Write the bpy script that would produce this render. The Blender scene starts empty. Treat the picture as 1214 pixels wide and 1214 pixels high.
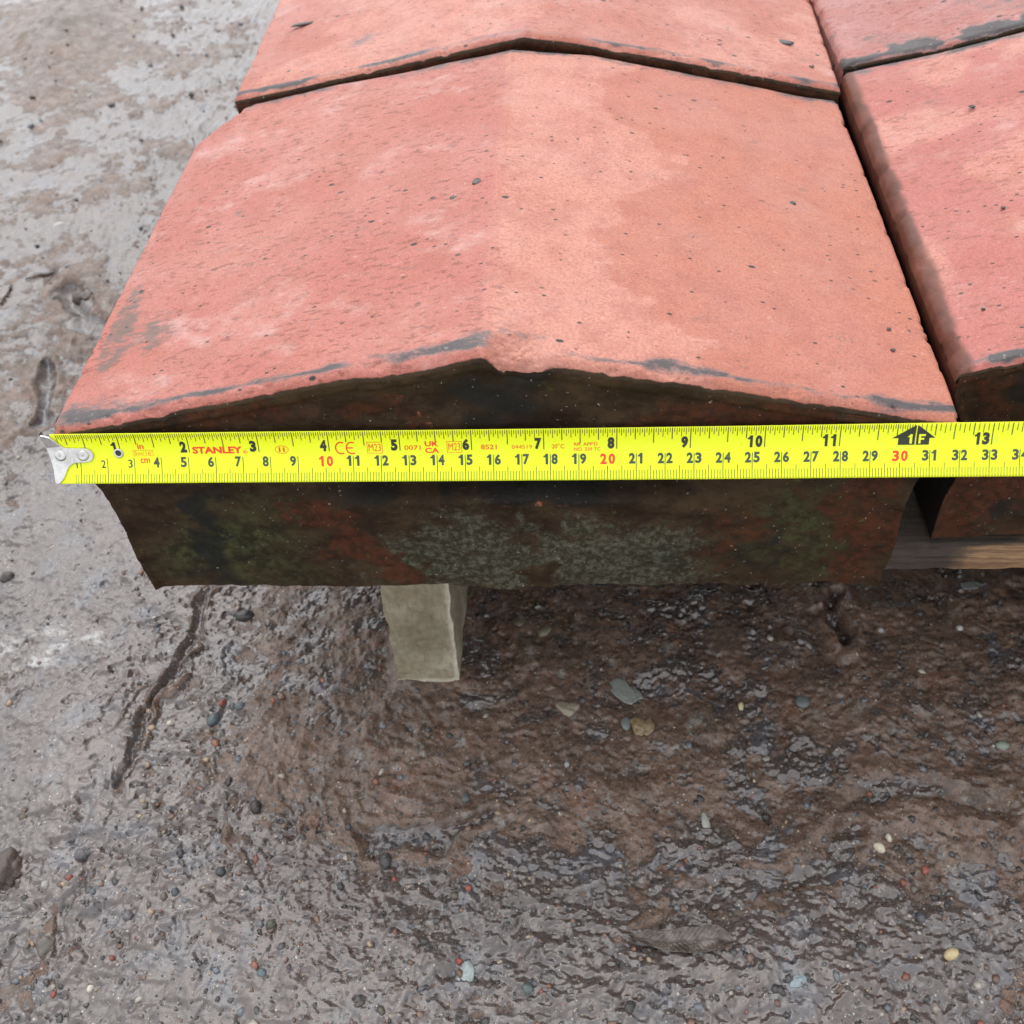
import bpy, math, random
import numpy as np
from mathutils import Matrix, Vector
random.seed(7); rng = np.random.default_rng(7)
S = 0.01          # all lengths below are centimetres
G = -19.3         # ground level in tile coordinates (front left corner of the near tile is the origin)
def W3(p): return ((p[0])*S, (p[1])*S, (p[2]-G)*S)

# ------------------------------------------------------------------ camera
sc = bpy.context.scene
FPX = 1170.0
WX = np.array([0.99769367, 0.00838335, 0.06735777]); WY = np.array([0.03871902, 0.74477183, -0.66619499]); WZ = np.array([-0.05575111, 0.66726654, 0.74272954])
CAM = np.array([19.07622596, -24.7438498, 24.08198098])
R = np.array([WX, WY, WZ])
cam_d = bpy.data.cameras.new('camera'); cam = bpy.data.objects.new('camera', cam_d); sc.collection.objects.link(cam)
m = Matrix([[*R[0]], [*R[1]], [*R[2]]]).to_4x4(); m.translation = Vector(W3(CAM)); cam.matrix_world = m
cam_d.sensor_width = 36; cam_d.sensor_fit = 'HORIZONTAL'; cam_d.lens = 36*FPX/1214
cam_d.clip_start = 0.01; cam_d.clip_end = 500
cam_d.dof.use_dof = True; cam_d.dof.focus_distance = 0.37; cam_d.dof.aperture_fstop = 20
sc.camera = cam
# ------------------------------------------------------------------ sky and sun (overcast)
wd = bpy.data.worlds.new('World'); sc.world = wd; wd.use_nodes = True
nt = wd.node_tree; nt.nodes.clear()
SUN_EL, SUN_AZ = math.radians(64), math.radians(-25)      # azimuth from +Y towards +X
sky = nt.nodes.new('ShaderNodeTexSky'); sky.sky_type = 'NISHITA'; sky.sun_disc = False
sky.sun_elevation = SUN_EL; sky.sun_rotation = SUN_AZ; sky.air_density = 1.0; sky.dust_density = 6.0; sky.ozone_density = 1.0
hs = nt.nodes.new('ShaderNodeHueSaturation'); hs.inputs['Saturation'].default_value = 0.3
bg = nt.nodes.new('ShaderNodeBackground'); bg.inputs['Strength'].default_value = 0.15
wo = nt.nodes.new('ShaderNodeOutputWorld')
cloud = nt.nodes.new('ShaderNodeMix'); cloud.data_type = 'RGBA'; cloud.inputs[0].default_value = 0.72; cloud.inputs[7].default_value = (8.6, 8.7, 9.0, 1)   # even cloud cover over the clear sky
nt.links.new(sky.outputs[0], hs.inputs['Color']); nt.links.new(hs.outputs[0], cloud.inputs[6]); nt.links.new(cloud.outputs[2], bg.inputs['Color']); nt.links.new(bg.outputs[0], wo.inputs['Surface'])
sl = bpy.data.lights.new('sun', 'SUN'); sl.energy = 0.8; sl.angle = math.radians(75); sl.color = (1, 0.96, 0.91)
so = bpy.data.objects.new('sun', sl); sc.collection.objects.link(so)
sd = Vector((math.sin(SUN_AZ)*math.cos(SUN_EL), math.cos(SUN_AZ)*math.cos(SUN_EL), math.sin(SUN_EL)))
so.rotation_euler = sd.to_track_quat('Z', 'Y').to_euler(); so.location = (0, 0, 3)
vs = sc.view_settings; sc.display_settings.display_device = 'sRGB'
vs.view_transform = 'Standard'; vs.look = 'None'; vs.exposure = 0.42; vs.gamma = 1; vs.use_curve_mapping = False

# ------------------------------------------------------------------ helpers
def ray(px, py): return R @ (np.array([px-607, 607-py, -FPX])/FPX)
def gp(px, py, z=G):
    """place on the plane z that a spot of the ground was measured at"""
    r = ray(px, py); t = (z-CAM[2])/r[2]; return CAM + t*r
def hash2(ix, iy, seed):
    h = (ix.astype(np.int64)*374761393 + iy.astype(np.int64)*668265263 + seed*974634777) & 0xffffffff
    h = ((h ^ (h >> 13))*1274126177) & 0xffffffff
    h = ((h ^ (h >> 15))*2246822519) & 0xffffffff
    return ((h ^ (h >> 16)) & 0xffffff)/float(0xffffff)
def vn(x, y, seed=0):
    ix = np.floor(x); iy = np.floor(y); fx = x-ix; fy = y-iy
    fx = fx*fx*fx*(fx*(fx*6-15)+10); fy = fy*fy*fy*(fy*(fy*6-15)+10)
    a = hash2(ix, iy, seed); b = hash2(ix+1, iy, seed); c = hash2(ix, iy+1, seed); d = hash2(ix+1, iy+1, seed)
    return (a*(1-fx)+b*fx)*(1-fy)+(c*(1-fx)+d*fx)*fy
def fbm(x, y, seed=0, octv=4, gain=0.5):
    s = 0; a = 1; t = 0
    for o in range(octv):
        ca, sa = math.cos(o*1.1+.4), math.sin(o*1.1+.4)
        s = s + a*vn((x*ca-y*sa)*2**o+17*o, (x*sa+y*ca)*2**o-9*o, seed+o*7); t += a; a *= gain
    return s/t
def vn3(x, y, z, seed=0):
    iz = np.floor(z); f = z-iz; f = f*f*(3-2*f)
    return vn(x+iz*37.3, y-iz*21.7, seed)*(1-f)+vn(x+(iz+1)*37.3, y-(iz+1)*21.7, seed)*f
def sstep(a, b, x):
    t = np.clip((x-a)/(b-a), 0, 1); return t*t*(3-2*t)
def mesh_np(name, V, F, mat=None, smooth=True, attrs=None, parent=None, colattrs=None):
    me = bpy.data.meshes.new(name); V = np.asarray(V, dtype=np.float64).copy()
    V[:, 2] -= G; V *= S; F = np.asarray(F, dtype=np.int32); k = F.shape[1]
    me.vertices.add(len(V)); me.vertices.foreach_set('co', V.astype(np.float32).ravel())
    me.loops.add(F.size); me.loops.foreach_set('vertex_index', F.ravel())
    me.polygons.add(len(F)); me.polygons.foreach_set('loop_start', np.arange(0, F.size, k, dtype=np.int32))
    me.polygons.foreach_set('use_smooth', np.full(len(F), smooth))
    me.update(calc_edges=True); me.validate()
    for n, v in (attrs or {}).items():
        a = me.attributes.new(n, 'FLOAT', 'POINT'); a.data.foreach_set('value', np.asarray(v, dtype=np.float32).ravel())
    for n, v in (colattrs or {}).items():
        a = me.attributes.new(n, 'FLOAT_COLOR', 'POINT'); a.data.foreach_set('color', np.asarray(v, dtype=np.float32).ravel())
    o = bpy.data.objects.new(name, me); sc.collection.objects.link(o)
    if mat: me.materials.append(mat)
    if parent: o.parent = parent; o.matrix_parent_inverse = parent.matrix_world.inverted()
    return o
def tag(o, label=None, cat=None, group=None, kind=None):
    for k, v in (('label', label), ('category', cat), ('group', group), ('kind', kind)):
        if v: o[k] = v
    return o
def empty(name, p, label, cat, group=None):
    o = bpy.data.objects.new(name, None); sc.collection.objects.link(o); o.location = W3(p); o.empty_display_size = .01
    bpy.context.view_layer.update(); return tag(o, label, cat, group)
def gridF(nu, nv, off=0):
    i = np.arange(nu-1); j = np.arange(nv-1); I, J = np.meshgrid(i, j); a = (J*nu+I).ravel()+off
    return np.stack([a, a+1, a+1+nu, a+nu], 1)

# node helper
class N:
    def __init__(s, name):
        s.m = bpy.data.materials.new(name); s.m.use_nodes = True; s.t = s.m.node_tree; s.t.nodes.clear()
        s.o = s.t.nodes.new('ShaderNodeOutputMaterial'); s.b = s.t.nodes.new('ShaderNodeBsdfPrincipled'); s.l(s.b.outputs[0], s.o.inputs['Surface'])
        s.tc = s.t.nodes.new('ShaderNodeTexCoord')
    def l(s, a, b): s.t.links.new(a, b)
    def inp(s, n, i, v):
        if hasattr(v, 'is_linked') or isinstance(v, bpy.types.NodeSocket): s.l(v, n.inputs[i])
        else: n.inputs[i].default_value = v
    def map(s, scale=(1, 1, 1), rot=(0, 0, 0), loc=(0, 0, 0)):
        n = s.t.nodes.new('ShaderNodeMapping'); s.l(s.tc.outputs['Object'], n.inputs['Vector'])
        n.inputs['Scale'].default_value = scale; n.inputs['Rotation'].default_value = rot; n.inputs['Location'].default_value = loc; return n.outputs[0]
    def noise(s, scale, detail=4, rough=.55, vec=None, dist=0, col=False):
        n = s.t.nodes.new('ShaderNodeTexNoise'); s.l(vec or s.map(), n.inputs['Vector'])
        n.inputs['Scale'].default_value = scale; n.inputs['Detail'].default_value = detail; n.inputs['Roughness'].default_value = rough; n.inputs['Distortion'].default_value = dist
        return n.outputs[1 if col else 0]
    def voro(s, scale, vec=None, rnd=1, out='Distance'):
        n = s.t.nodes.new('ShaderNodeTexVoronoi'); s.l(vec or s.map(), n.inputs['Vector']); n.inputs['Scale'].default_value = scale; n.inputs['Randomness'].default_value = rnd
        return n.outputs[out]
    def attr(s, name, col=False):
        n = s.t.nodes.new('ShaderNodeAttribute'); n.attribute_name = name; return n.outputs['Color' if col else 'Fac']
    def ms(s, v, a, b, c=0., d=1.):
        n = s.t.nodes.new('ShaderNodeMapRange'); n.interpolation_type = 'SMOOTHSTEP'; s.inp(n, 0, v)
        for i, x in enumerate((a, b, c, d)): s.inp(n, i+1, x)
        return n.outputs[0]
    def math(s, op, a, b=0.):
        n = s.t.nodes.new('ShaderNodeMath'); n.operation = op; s.inp(n, 0, a); s.inp(n, 1, b); return n.outputs[0]
    def mix(s, f, a, b, mode='MIX'):
        n = s.t.nodes.new('ShaderNodeMix'); n.data_type = 'RGBA'; n.blend_type = mode; s.inp(n, 0, f)
        for i, x in ((6, a), (7, b)): s.inp(n, i, (*x, 1) if isinstance(x, tuple) and len(x) == 3 else x)
        return n.outputs[2]
    def bump(s, h, strength=.3, dist=.001, normal=None):
        n = s.t.nodes.new('ShaderNodeBump'); n.inputs['Strength'].default_value = strength; n.inputs['Distance'].default_value = dist; s.l(h, n.inputs['Height'])
        if normal: s.l(normal, n.inputs['Normal'])
        return n.outputs[0]
    def out(s, col=None, rough=None, normal=None, **k):
        if col is not None: s.inp(s.b, 'Base Color', (*col, 1) if isinstance(col, tuple) and len(col) == 3 else col)
        if rough is not None: s.inp(s.b, 'Roughness', rough)
        if normal is not None: s.inp(s.b, 'Normal', normal)
        for n, v in k.items(): s.inp(s.b, n.replace('_', ' '), v)
        return s.m

# ------------------------------------------------------------------ materials
def tile_material(name, base, warm, seed):
    n = N(name); o = (seed*1.7, seed*.9, 0)
    big = n.noise(14, 5, .6, n.map(loc=o)); mid = n.noise(70, 5, .65, n.map(loc=o)); fine = n.noise(900, 3, .6, n.map(loc=o))
    top = n.mix(n.ms(n.attr('warm'), 0, 1), base, warm)
    top = n.mix(n.ms(big, .35, .65, 0, .35), top, tuple(c*f for c, f in zip(base, (1.08, 1.25, 1.32))))
    top = n.mix(n.ms(n.attr('pale'), 0, 1, 0, .78), top, (.53, .235, .175))
    top = n.mix(n.ms(mid, .42, .66, 0, .5), top, (.33, .095, .062))
    # worn flecks drawn out across the tile
    fl = n.noise(380, 3, .55, n.map((.55, 1.3, 1), (0, 0, -.35), o))
    top = n.mix(n.math('MULTIPLY', n.math('MULTIPLY', n.ms(fl, .55, .62, 0, .9), n.ms(n.noise(55, 4, .7, n.map(loc=(seed, 8, 3))), .36, .54)), n.ms(n.attr('fleck'), 0, 1, .18, 1)), top, (.21, .052, .036))
    fw = n.noise(420, 2, .5, n.map((.6, 1.2, 1), (0, 0, -.3), (4+seed, 2, 1)))
    top = n.mix(n.ms(fw, .66, .76, 0, .22), top, (.68, .50, .46))
    top = n.mix(n.ms(fine, .38, .66, .0, .45), top, (.24, .075, .052)); top = n.mix(n.ms(n.noise(2200, 2, .6), .52, .70, 0, .28), top, (.62, .42, .36))
    # blooms of pale salts
    top = n.mix(n.math('MULTIPLY', n.ms(n.noise(30, 6, .7, n.map((1, 1.3, 1), (0, 0, .3), (seed, 7, 0))), .50, .72, 0, .6), n.math('MULTIPLY', n.ms(mid, .3, .6), n.ms(n.attr('fleck'), 0, 1, .25, 1))), top, (.56, .37, .34))
    # dull grime patches
    gr = n.math('MULTIPLY', n.ms(n.noise(48, 7, .72, n.map((.7, 1.5, 1), (0, 0, -.2), (seed*3., 1, 5))), .60, .70, 0, 1), n.ms(fine, .40, .55))
    top = n.mix(n.math('MULTIPLY', gr, .6), top, (.15, .10, .08))
    top = n.mix(n.math('MULTIPLY', n.ms(n.math('MULTIPLY', n.attr('scuff'), n.noise(190, 7, .78, n.map((.7, 1.5, 1), (0, 0, -.6), o))), .38, .54), .85), top, (.12, .095, .08))
    # specks and pits
    for sc_, th, am, c in ((210, .14, .95, (.03, .02, .02)), (85, .10, 1, (.018, .016, .016)), (480, .19, .6, (.14, .05, .035)), (330, .12, .45, (.17, .06, .04))):
        v = n.voro(sc_, n.map((.8, 1.25, 1), (0, 0, .2), (seed, 3, 2))); keep = n.ms(n.noise(sc_*.5, 1, .5, n.map(loc=(9, seed, 0))), (.50 if sc_ != 400 else .60), (.54 if sc_ != 400 else .64))
        top = n.mix(n.math('MULTIPLY', n.math('MULTIPLY', n.ms(v, th*.75, th*1.25, am, 0), n.math('MULTIPLY', keep, n.ms(n.noise(28, 3, .6, n.map(loc=(sc_, seed, 0))), .36, .50))), n.ms(n.attr('face'), 0, .3, 1, 0)), top, c)
    # blue grey kiln and algae staining beside the edges
    st = n.attr('stain'); sn = n.math('ADD', st, n.math('MULTIPLY', n.math('SUBTRACT', n.noise(130, 9, .82, n.map((.6, 1.3, 1))), .5), 2.4))
    top = n.mix(n.ms(sn, .30, .85, 0, .80), top, (.115, .098, .100))
    top = n.mix(n.ms(sn, .62, .95, 0, .85), top, (.045, .045, .048))
    top = n.mix(n.ms(n.attr('side'), 0, 1, 0, .97), top, n.mix(n.ms(mid, .35, .65), (.085, .028, .016), (.15, .05, .03)))
    top = n.mix(n.ms(n.math('MULTIPLY', n.ms(sn, .45, .8), n.ms(n.noise(420, 4, .7), .60, .68)), 0, 1, 0, .3), top, (.42, .38, .38))
    # damp weathered front face; the black mask also carries painted shade
    f1 = n.noise(60, 7, .7, n.map((.8, 1, 1.2), loc=o)); f2 = n.noise(260, 6, .7)
    fc = n.mix(n.ms(f1, .38, .62), (.028, .015, .008), (.062, .038, .019))
    fc = n.mix(n.ms(f2, .50, .68, 0, .6), fc, (.020, .014, .009))
    fc = n.mix(n.ms(n.math('ADD', n.attr('moss'), n.math('MULTIPLY', n.math('SUBTRACT', n.noise(290, 8, .75), .5), 1.6)), .30, 1.1, 0, .7), fc, n.mix(n.ms(f2, .4, .62), (.018, .024, .010), (.070, .082, .032)))
    fc = n.mix(n.ms(n.math('ADD', n.attr('lime'), n.math('MULTIPLY', n.math('SUBTRACT', n.noise(330, 8, .75), .5), 1.8)), .30, .85, 0, .85), fc, n.mix(n.ms(n.noise(420, 6, .75), .42, .64), (.034, .033, .020), (.130, .130, .092)))
    rn = n.math('ADD', n.attr('rust'), n.math('MULTIPLY', n.math('SUBTRACT', n.noise(150, 9, .80), .5), 1.8))
    fc = n.mix(n.ms(rn, .35, .75, 0, .9), fc, n.mix(n.ms(f2, .42, .6), (.088, .028, .013), (.042, .019, .010)))
    fc = n.mix(n.ms(n.math('ADD', n.attr('raw'), n.math('MULTIPLY', n.math('SUBTRACT', f2, .5), 1.6)), .45, .75, 0, .9), fc, (.42, .14, .09))
    bn = n.math('ADD', n.attr('black'), n.math('MULTIPLY', n.math('SUBTRACT', f1, .5), .8))
    fc = n.mix(n.ms(bn, .45, .85, 0, .85), fc, (.014, .015, .014))
    fc = n.mix(n.math('MULTIPLY', n.ms(n.noise(700, 2, .6), .70, .74), .6), fc, (.45, .43, .38))
    fc = n.mix(n.ms(n.noise(130, 5, .75, n.map(loc=(5, 5, seed))), .64, .74, 0, .6), fc, (.13, .17, .04))
    col = n.mix(n.ms(n.math('ADD', n.attr('face'), n.math('MULTIPLY', n.math('SUBTRACT', n.noise(220, 5, .7), .5), .5)), .4, .6), top, fc)
    wet = n.ms(n.noise(22, 4, .6, n.map(loc=(3, seed, 1))), .35, .65)
    rough = n.mix(n.attr('face'), n.ms(wet, 0, 1, .58, .42), n.ms(f1, .3, .7, .5, .8))
    h = n.math('ADD', n.math('MULTIPLY', fine, .5), n.math('ADD', n.math('MULTIPLY', fl, -.6), n.math('MULTIPLY', n.noise(2500, 2, .5), .25)))
    h2 = n.math('MULTIPLY', n.math('MULTIPLY', n.noise(300, 8, .78), n.attr('face')), 3.6)
    return n.out(col, rough, n.bump(n.math('ADD', h, h2), .5, .0005), IOR=1.45, Specular_IOR_Level=n.mix(n.attr('face'), (.5, .5, .5), (.22, .22, .22)))
M = {}
M['t1'] = tile_material('pink_fired_clay', (.395, .118, .090), (.430, .150, .090), 1)
M['t2'] = tile_material('pink_fired_clay_second', (.41, .138, .105), (.42, .145, .10), 2)
M['t3'] = tile_material('rose_fired_clay', (.39, .112, .094), (.395, .12, .10), 3)
M['t4'] = tile_material('dusty_fired_clay', (.35, .145, .130), (.35, .145, .13), 4)

n = N('wet_mud')
film = n.attr('film'); hum = n.attr('hump')
a1 = n.noise(25, 6, .6); a2 = n.noise(160, 7, .7); a3 = n.noise(700, 5, .7); a4 = n.noise(2600, 3, .6)
mud = n.mix(n.ms(a1, .35, .65), (.068, .038, .024), (.115, .067, .044))
mud = n.mix(n.ms(a2, .40, .66, 0, .6), mud, (.22, .148, .105))
mud = n.mix(n.ms(n.noise(45, 6, .65, n.map(loc=(3, 8, 0))), .54, .68, 0, .5), mud, (.20, .098, .062))
mud = n.mix(n.ms(n.noise(75, 6, .7, n.map(loc=(6, 1, 0))), .58, .66, 0, .7), mud, (.24, .235, .215))
mud = n.mix(n.ms(a3, .53, .68, 0, .7), mud, (.026, .019, .014))
slip = n.mix(n.ms(n.noise(9, 4, .6, n.map(loc=(2, 2, 0))), .35, .65), (.066, .051, .045), (.080, .058, .052))
slip = n.mix(n.ms(n.noise(38, 5, .65, n.map(loc=(7, 2, 0))), .50, .66, 0, .75), slip, (.088, .092, .108))
slip = n.mix(n.ms(n.noise(60, 6, .7, n.map(loc=(1, 9, 0))), .56, .72, 0, .6), slip, (.125, .098, .086))
slip = n.mix(n.ms(n.noise(90, 6, .72, n.map(loc=(4, 4, 0))), .56, .68, 0, .6), slip, (.048, .033, .025))
slip = n.mix(n.ms(a2, .55, .75, 0, .45), slip, (.16, .125, .105))
slip = n.mix(n.ms(a3, .56, .72, 0, .45), slip, (.055, .045, .040))
slip = n.mix(n.ms(n.attr('chalk'), .2, .9, 0, .7), slip, n.mix(n.ms(a2, .4, .6), (.22, .20, .185), (.42, .43, .43)))
n6 = n.noise(75, 6, .68, n.map((1, 1.1, 1), (0, 0, .5), (3, 3, 3)))
fm = n.ms(n.math('ADD', film, n.math('ADD', n.math('MULTIPLY', n.math('SUBTRACT', a2, .5), 1.0), n.math('MULTIPLY', n.math('SUBTRACT', n6, .5), 1.5))), .40, .60)
col = n.mix(fm, mud, slip)
col = n.mix(n.ms(hum, 0, 1, 0, .8), col, (.085, .058, .040))
# grit: sparse coloured grains
for sc_, th, lo, c in ((420, .20, .60, (.40, .36, .30)), (300, .16, .66, (.22, .08, .05)), (240, .26, .53, (.022, .024, .026)), (560, .30, .50, (.03, .026, .022)), (900, .20, .60, (.40, .37, .33)), (340, .24, .57, (.10, .115, .13)), (170, .17, .58, (.045, .04, .036))):
    v = n.voro(sc_, n.map(loc=(sc_*.13, 1, 0))); keep = n.ms(n.noise(sc_*.45, 1, .5, n.map(loc=(sc_, 3, 0))), lo, lo+.02)
    col = n.mix(n.math('MULTIPLY', n.ms(v, th*.75, th*1.1, .9, 0), keep), col, c)
rough = n.mix(fm, n.ms(n6, .38, .60, .12, .5), n.ms(a3, .4, .7, .10, .22))
hh = n.math('ADD', n.math('MULTIPLY', a3, .8), n.math('ADD', n.math('MULTIPLY', a2, 2.0), n.math('MULTIPLY', a4, .3)))
hm = n.math('MULTIPLY', hh, n.ms(fm, 0, 1, .55, .22))
M['mud'] = n.out(col, rough, n.bump(hm, .9, .0012), IOR=1.5, Coat_Weight=n.math('MAXIMUM', n.ms(fm, .1, .8), n.ms(n6, .46, .60, .25, .9)), Coat_Roughness=n.ms(fm, 0, 1, .16, .05), Coat_IOR=1.52, Coat_Normal=n.bump(n.math('ADD', n.math('MULTIPLY', a2, 2.0), n.math('MULTIPLY', a3, .5)), .20, .0008))

def stone_mat():
    n = N('wet_gravel'); c = n.attr('tint', True); a = n.noise(900, 5, .7); b = n.noise(3000, 3, .6)
    col = n.mix(n.ms(a, .4, .65, 0, .35), c, (.07, .05, .04)); col = n.mix(n.ms(b, .55, .7, 0, .3), col, (.5, .45, .4))
    return n.out(col, n.ms(a, .3, .7, .14, .38), n.bump(a, .5, .0006), IOR=1.5)
M['stone'] = stone_mat()

n = N('weathered_softwood')
gr = n.noise(120, 6, .7, n.map((.03, 1, 1)), 1.2); g2 = n.noise(500, 4, .6, n.map((.04, 1, 1)))
col = n.mix(n.ms(gr, .38, .62), (.22, .125, .065), (.46, .29, .165)); col = n.mix(n.ms(g2, .5, .68, 0, .7), col, (.035, .024, .018))
col = n.mix(n.ms(n.math('ADD', n.attr('grey'), n.math('MULTIPLY', n.math('SUBTRACT', n.noise(60, 5, .7), .5), .8)), .35, .75, 0, .9), col, (.035, .033, .031))
M['wood'] = n.out(col, .55, n.bump(n.math('ADD', gr, g2), .6, .0008))
n = N('pale_damp_timber')
gr = n.noise(400, 5, .65, n.map((1, 1, .35))); g2 = n.noise(50, 5, .6); g3 = n.noise(1500, 3, .6)
col = n.mix(n.ms(g2, .35, .65), (.29, .245, .165), (.40, .365, .27)); col = n.mix(n.ms(gr, .45, .7, 0, .6), col, (.17, .145, .10))
col = n.mix(n.ms(n.noise(35, 6, .7, n.map((1, 1, .5), (0, 0, 0), (2, 1, 1))), .46, .64, 0, .55), col, (.13, .105, .06)); col = n.mix(n.ms(g3, .62, .7, 0, .5), col, (.45, .42, .34)); col = n.mix(n.ms(n.attr('edge'), .3, .9, 0, .8), col, (.58, .54, .43))
M['leg'] = n.out(col, .6, n.bump(n.math('ADD', gr, g3), .6, .0008))

n = N('yellow_tape_lacquer')
d = n.noise(90, 6, .7, n.map((.4, 1, 1))); sp = n.noise(420, 4, .7)
col = n.mix(n.ms(d, .62, .8, 0, .25), (.83, .93, .010), (.60, .66, .03)); col = n.mix(n.ms(sp, .66, .74, 0, .6), col, (.30, .28, .06)); col = n.mix(n.ms(n.noise(60, 7, .75, n.map((.5, 1, 1), (0, 0, 0), (4, 4, 4))), .60, .74, 0, .4), col, (.38, .36, .10))
M['yellow'] = n.out(col, n.ms(d, .35, .65, .22, .48), n.bump(d, .15, .0003), IOR=1.5)
def flat(name, c, r=.45, **k):
    n = N(name); a = n.noise(700, 4, .7); return n.out(n.mix(n.ms(a, .4, .7, 0, .3), c, tuple(min(1, x*1.5+.01) for x in c)), r, **k)
M['ink'] = flat('black_ink', (.022, .026, .014)); M['ink2'] = flat('grey_black_ink', (.050, .070, .040)); M['fine'] = flat('tick_ink', (.045, .060, .020)); M['red'] = flat('red_ink', (.80, .055, .010))
n = N('brushed_steel'); a = n.noise(900, 4, .7, n.map((1, .1, .1))); b = n.noise(250, 5, .7)
M['steel'] = n.out(n.mix(n.ms(b, .4, .7, 0, .5), (.66, .66, .65), (.36, .34, .32)), n.ms(a, .3, .7, .22, .42), n.bump(a, .15, .0002), Metallic=1.0)
n = N('decayed_leaf'); a = n.noise(160, 6, .7); b = n.noise(900, 4, .7)
rbn = n.attr('rib'); M['leaf'] = n.out(n.mix(n.ms(rbn, .3, .9, 0, .3), n.mix(n.ms(a, .4, .62), (.040, .030, .024), (.13, .108, .092)), n.mix(n.ms(b, .4, .6), (.07, .05, .04), (.24, .20, .17))), n.ms(b, .4, .6, .15, .4), n.bump(n.math('ADD', a, n.math('MULTIPLY', rbn, .15)), .5, .0008))

# ------------------------------------------------------------------ ground: one sheet
def graded(lo, hi, step, glo, ghi, far):
    c = list(np.arange(lo, hi, step)); a = []; s = step; x = lo
    while x > -far: s = min(s*glo, 400); x -= s; a.append(x)
    b = []; s = step; x = c[-1]
    while x < far: s = min(s*ghi, 400); x += s; b.append(x)
    return np.array(a[::-1]+c+b)
gx = graded(-17, 41, .064, 1.018, 1.05, 6000); gy = graded(-17.5, 15, .064, 1.06, 1.009, 6000)
X, Y = np.meshgrid(gx, gy); x = X.ravel(); y = Y.ravel()
def seg_dist(x, y, pts):
    best = np.full(x.shape, 1e9); par = np.zeros(x.shape); L = 0
    for (a, b) in zip(pts[:-1], pts[1:]):
        d = b-a; l2 = d@d; t = np.clip(((x-a[0])*d[0]+(y-a[1])*d[1])/l2, 0, 1)
        q = np.hypot(x-a[0]-t*d[0], y-a[1]-t*d[1]); w = q < best; best[w] = q[w]; par[w] = (L+t[w]); L += 1
    return best, par/max(L, 1)
def blob(px, py, rx, ry=None, rot=0):
    c = gp(px, py); ry = ry or rx; u = x-c[0]; v = y-c[1]; ca, sa = math.cos(rot), math.sin(rot)
    return np.exp(-(((u*ca+v*sa)/rx)**2+((-u*sa+v*ca)/ry)**2))
near = sstep(500, 60, np.hypot(x-15, y-20))
calm = np.clip(blob(110, 640, 8, 7)+.9*blob(50, 900, 5, 5)+.6*blob(420, 1200, 8, 3)+.7*blob(950, 1130, 3.5, 2.2)+.5*blob(230, 1150, 6, 3), 0, 1)
farf = sstep(16, 32, y)*sstep(12, 2, x)
rid = 1-np.abs(2*fbm(x/.75+.3*y, y/.6, 95, 3)-1)
wx = x+1.2*(fbm(x/3, y/3, 91, 3)-.5)*2; wy = y+1.2*(fbm(x/3, y/3, 77, 3)-.5)*2
low = (fbm(x/14, y/14, 3, 3)-.5)*2.0
mid = (fbm(wx/3.2, wy/3.2, 11, 4)-.5)
smallr = 1-np.abs(2*fbm(wx/1.3, wy/1.3, 21, 3)-1)           # ridged
sml = fbm(x/.55, y/.55, 31, 3)-.5
grit = fbm(x/.2, y/.2, 41, 2)-.5
# how churned up the mud is
rgh = .25+.75*sstep(.42, .62, fbm(x/9+3, y/9, 51, 3))
rgh = rgh*(1-.75*blob(110, 640, 9, 8))*(1-.6*blob(60, 880, 7, 6))*(1-.5*blob(420, 1180, 9, 5))+.25*blob(430, 880, 5, 8)+.1*blob(850, 900, 12, 5)+.3*blob(1130, 1060, 6, 6)+.4*blob(100, 350, 6, 12)+.15*blob(150, 100, 20, 25)
rgh = np.clip(rgh+.5*farf, .08, 1.3)
bank = np.exp(-(np.hypot(np.maximum(np.abs(x-11.45)-1.7, 0), np.maximum(2.4-y, 0))/.45)**2)*(y > 1)
rgh = rgh*(1-.35*np.clip(blob(880, 830, 13, 7), 0, 1))
mudh = .38*(fbm(x/2.1, y/1.7, 99, 2)-.5)*(1-.6*calm)+low*.35+mid*.66*rgh+smallr*.25*rgh+bank*.25*(.4+fbm(x*1.2, y*1.2, 19, 3))+sml*.24*(.35+.65*rgh)+grit*.07
# streaks dragged through the mud in the middle
stk = 1-np.abs(2*fbm((wx+.25*wy)/.9, wy/5.0, 61, 3)-1)
mudh = mudh+(stk-.7)*.28*blob(410, 890, 4.2, 7)+(1-np.abs(2*fbm((wx)/4.5, wy/1.1, 64, 3)-1)-.7)*.22*(blob(820, 1090, 8, 3)+blob(1100, 960, 8, 5))
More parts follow.
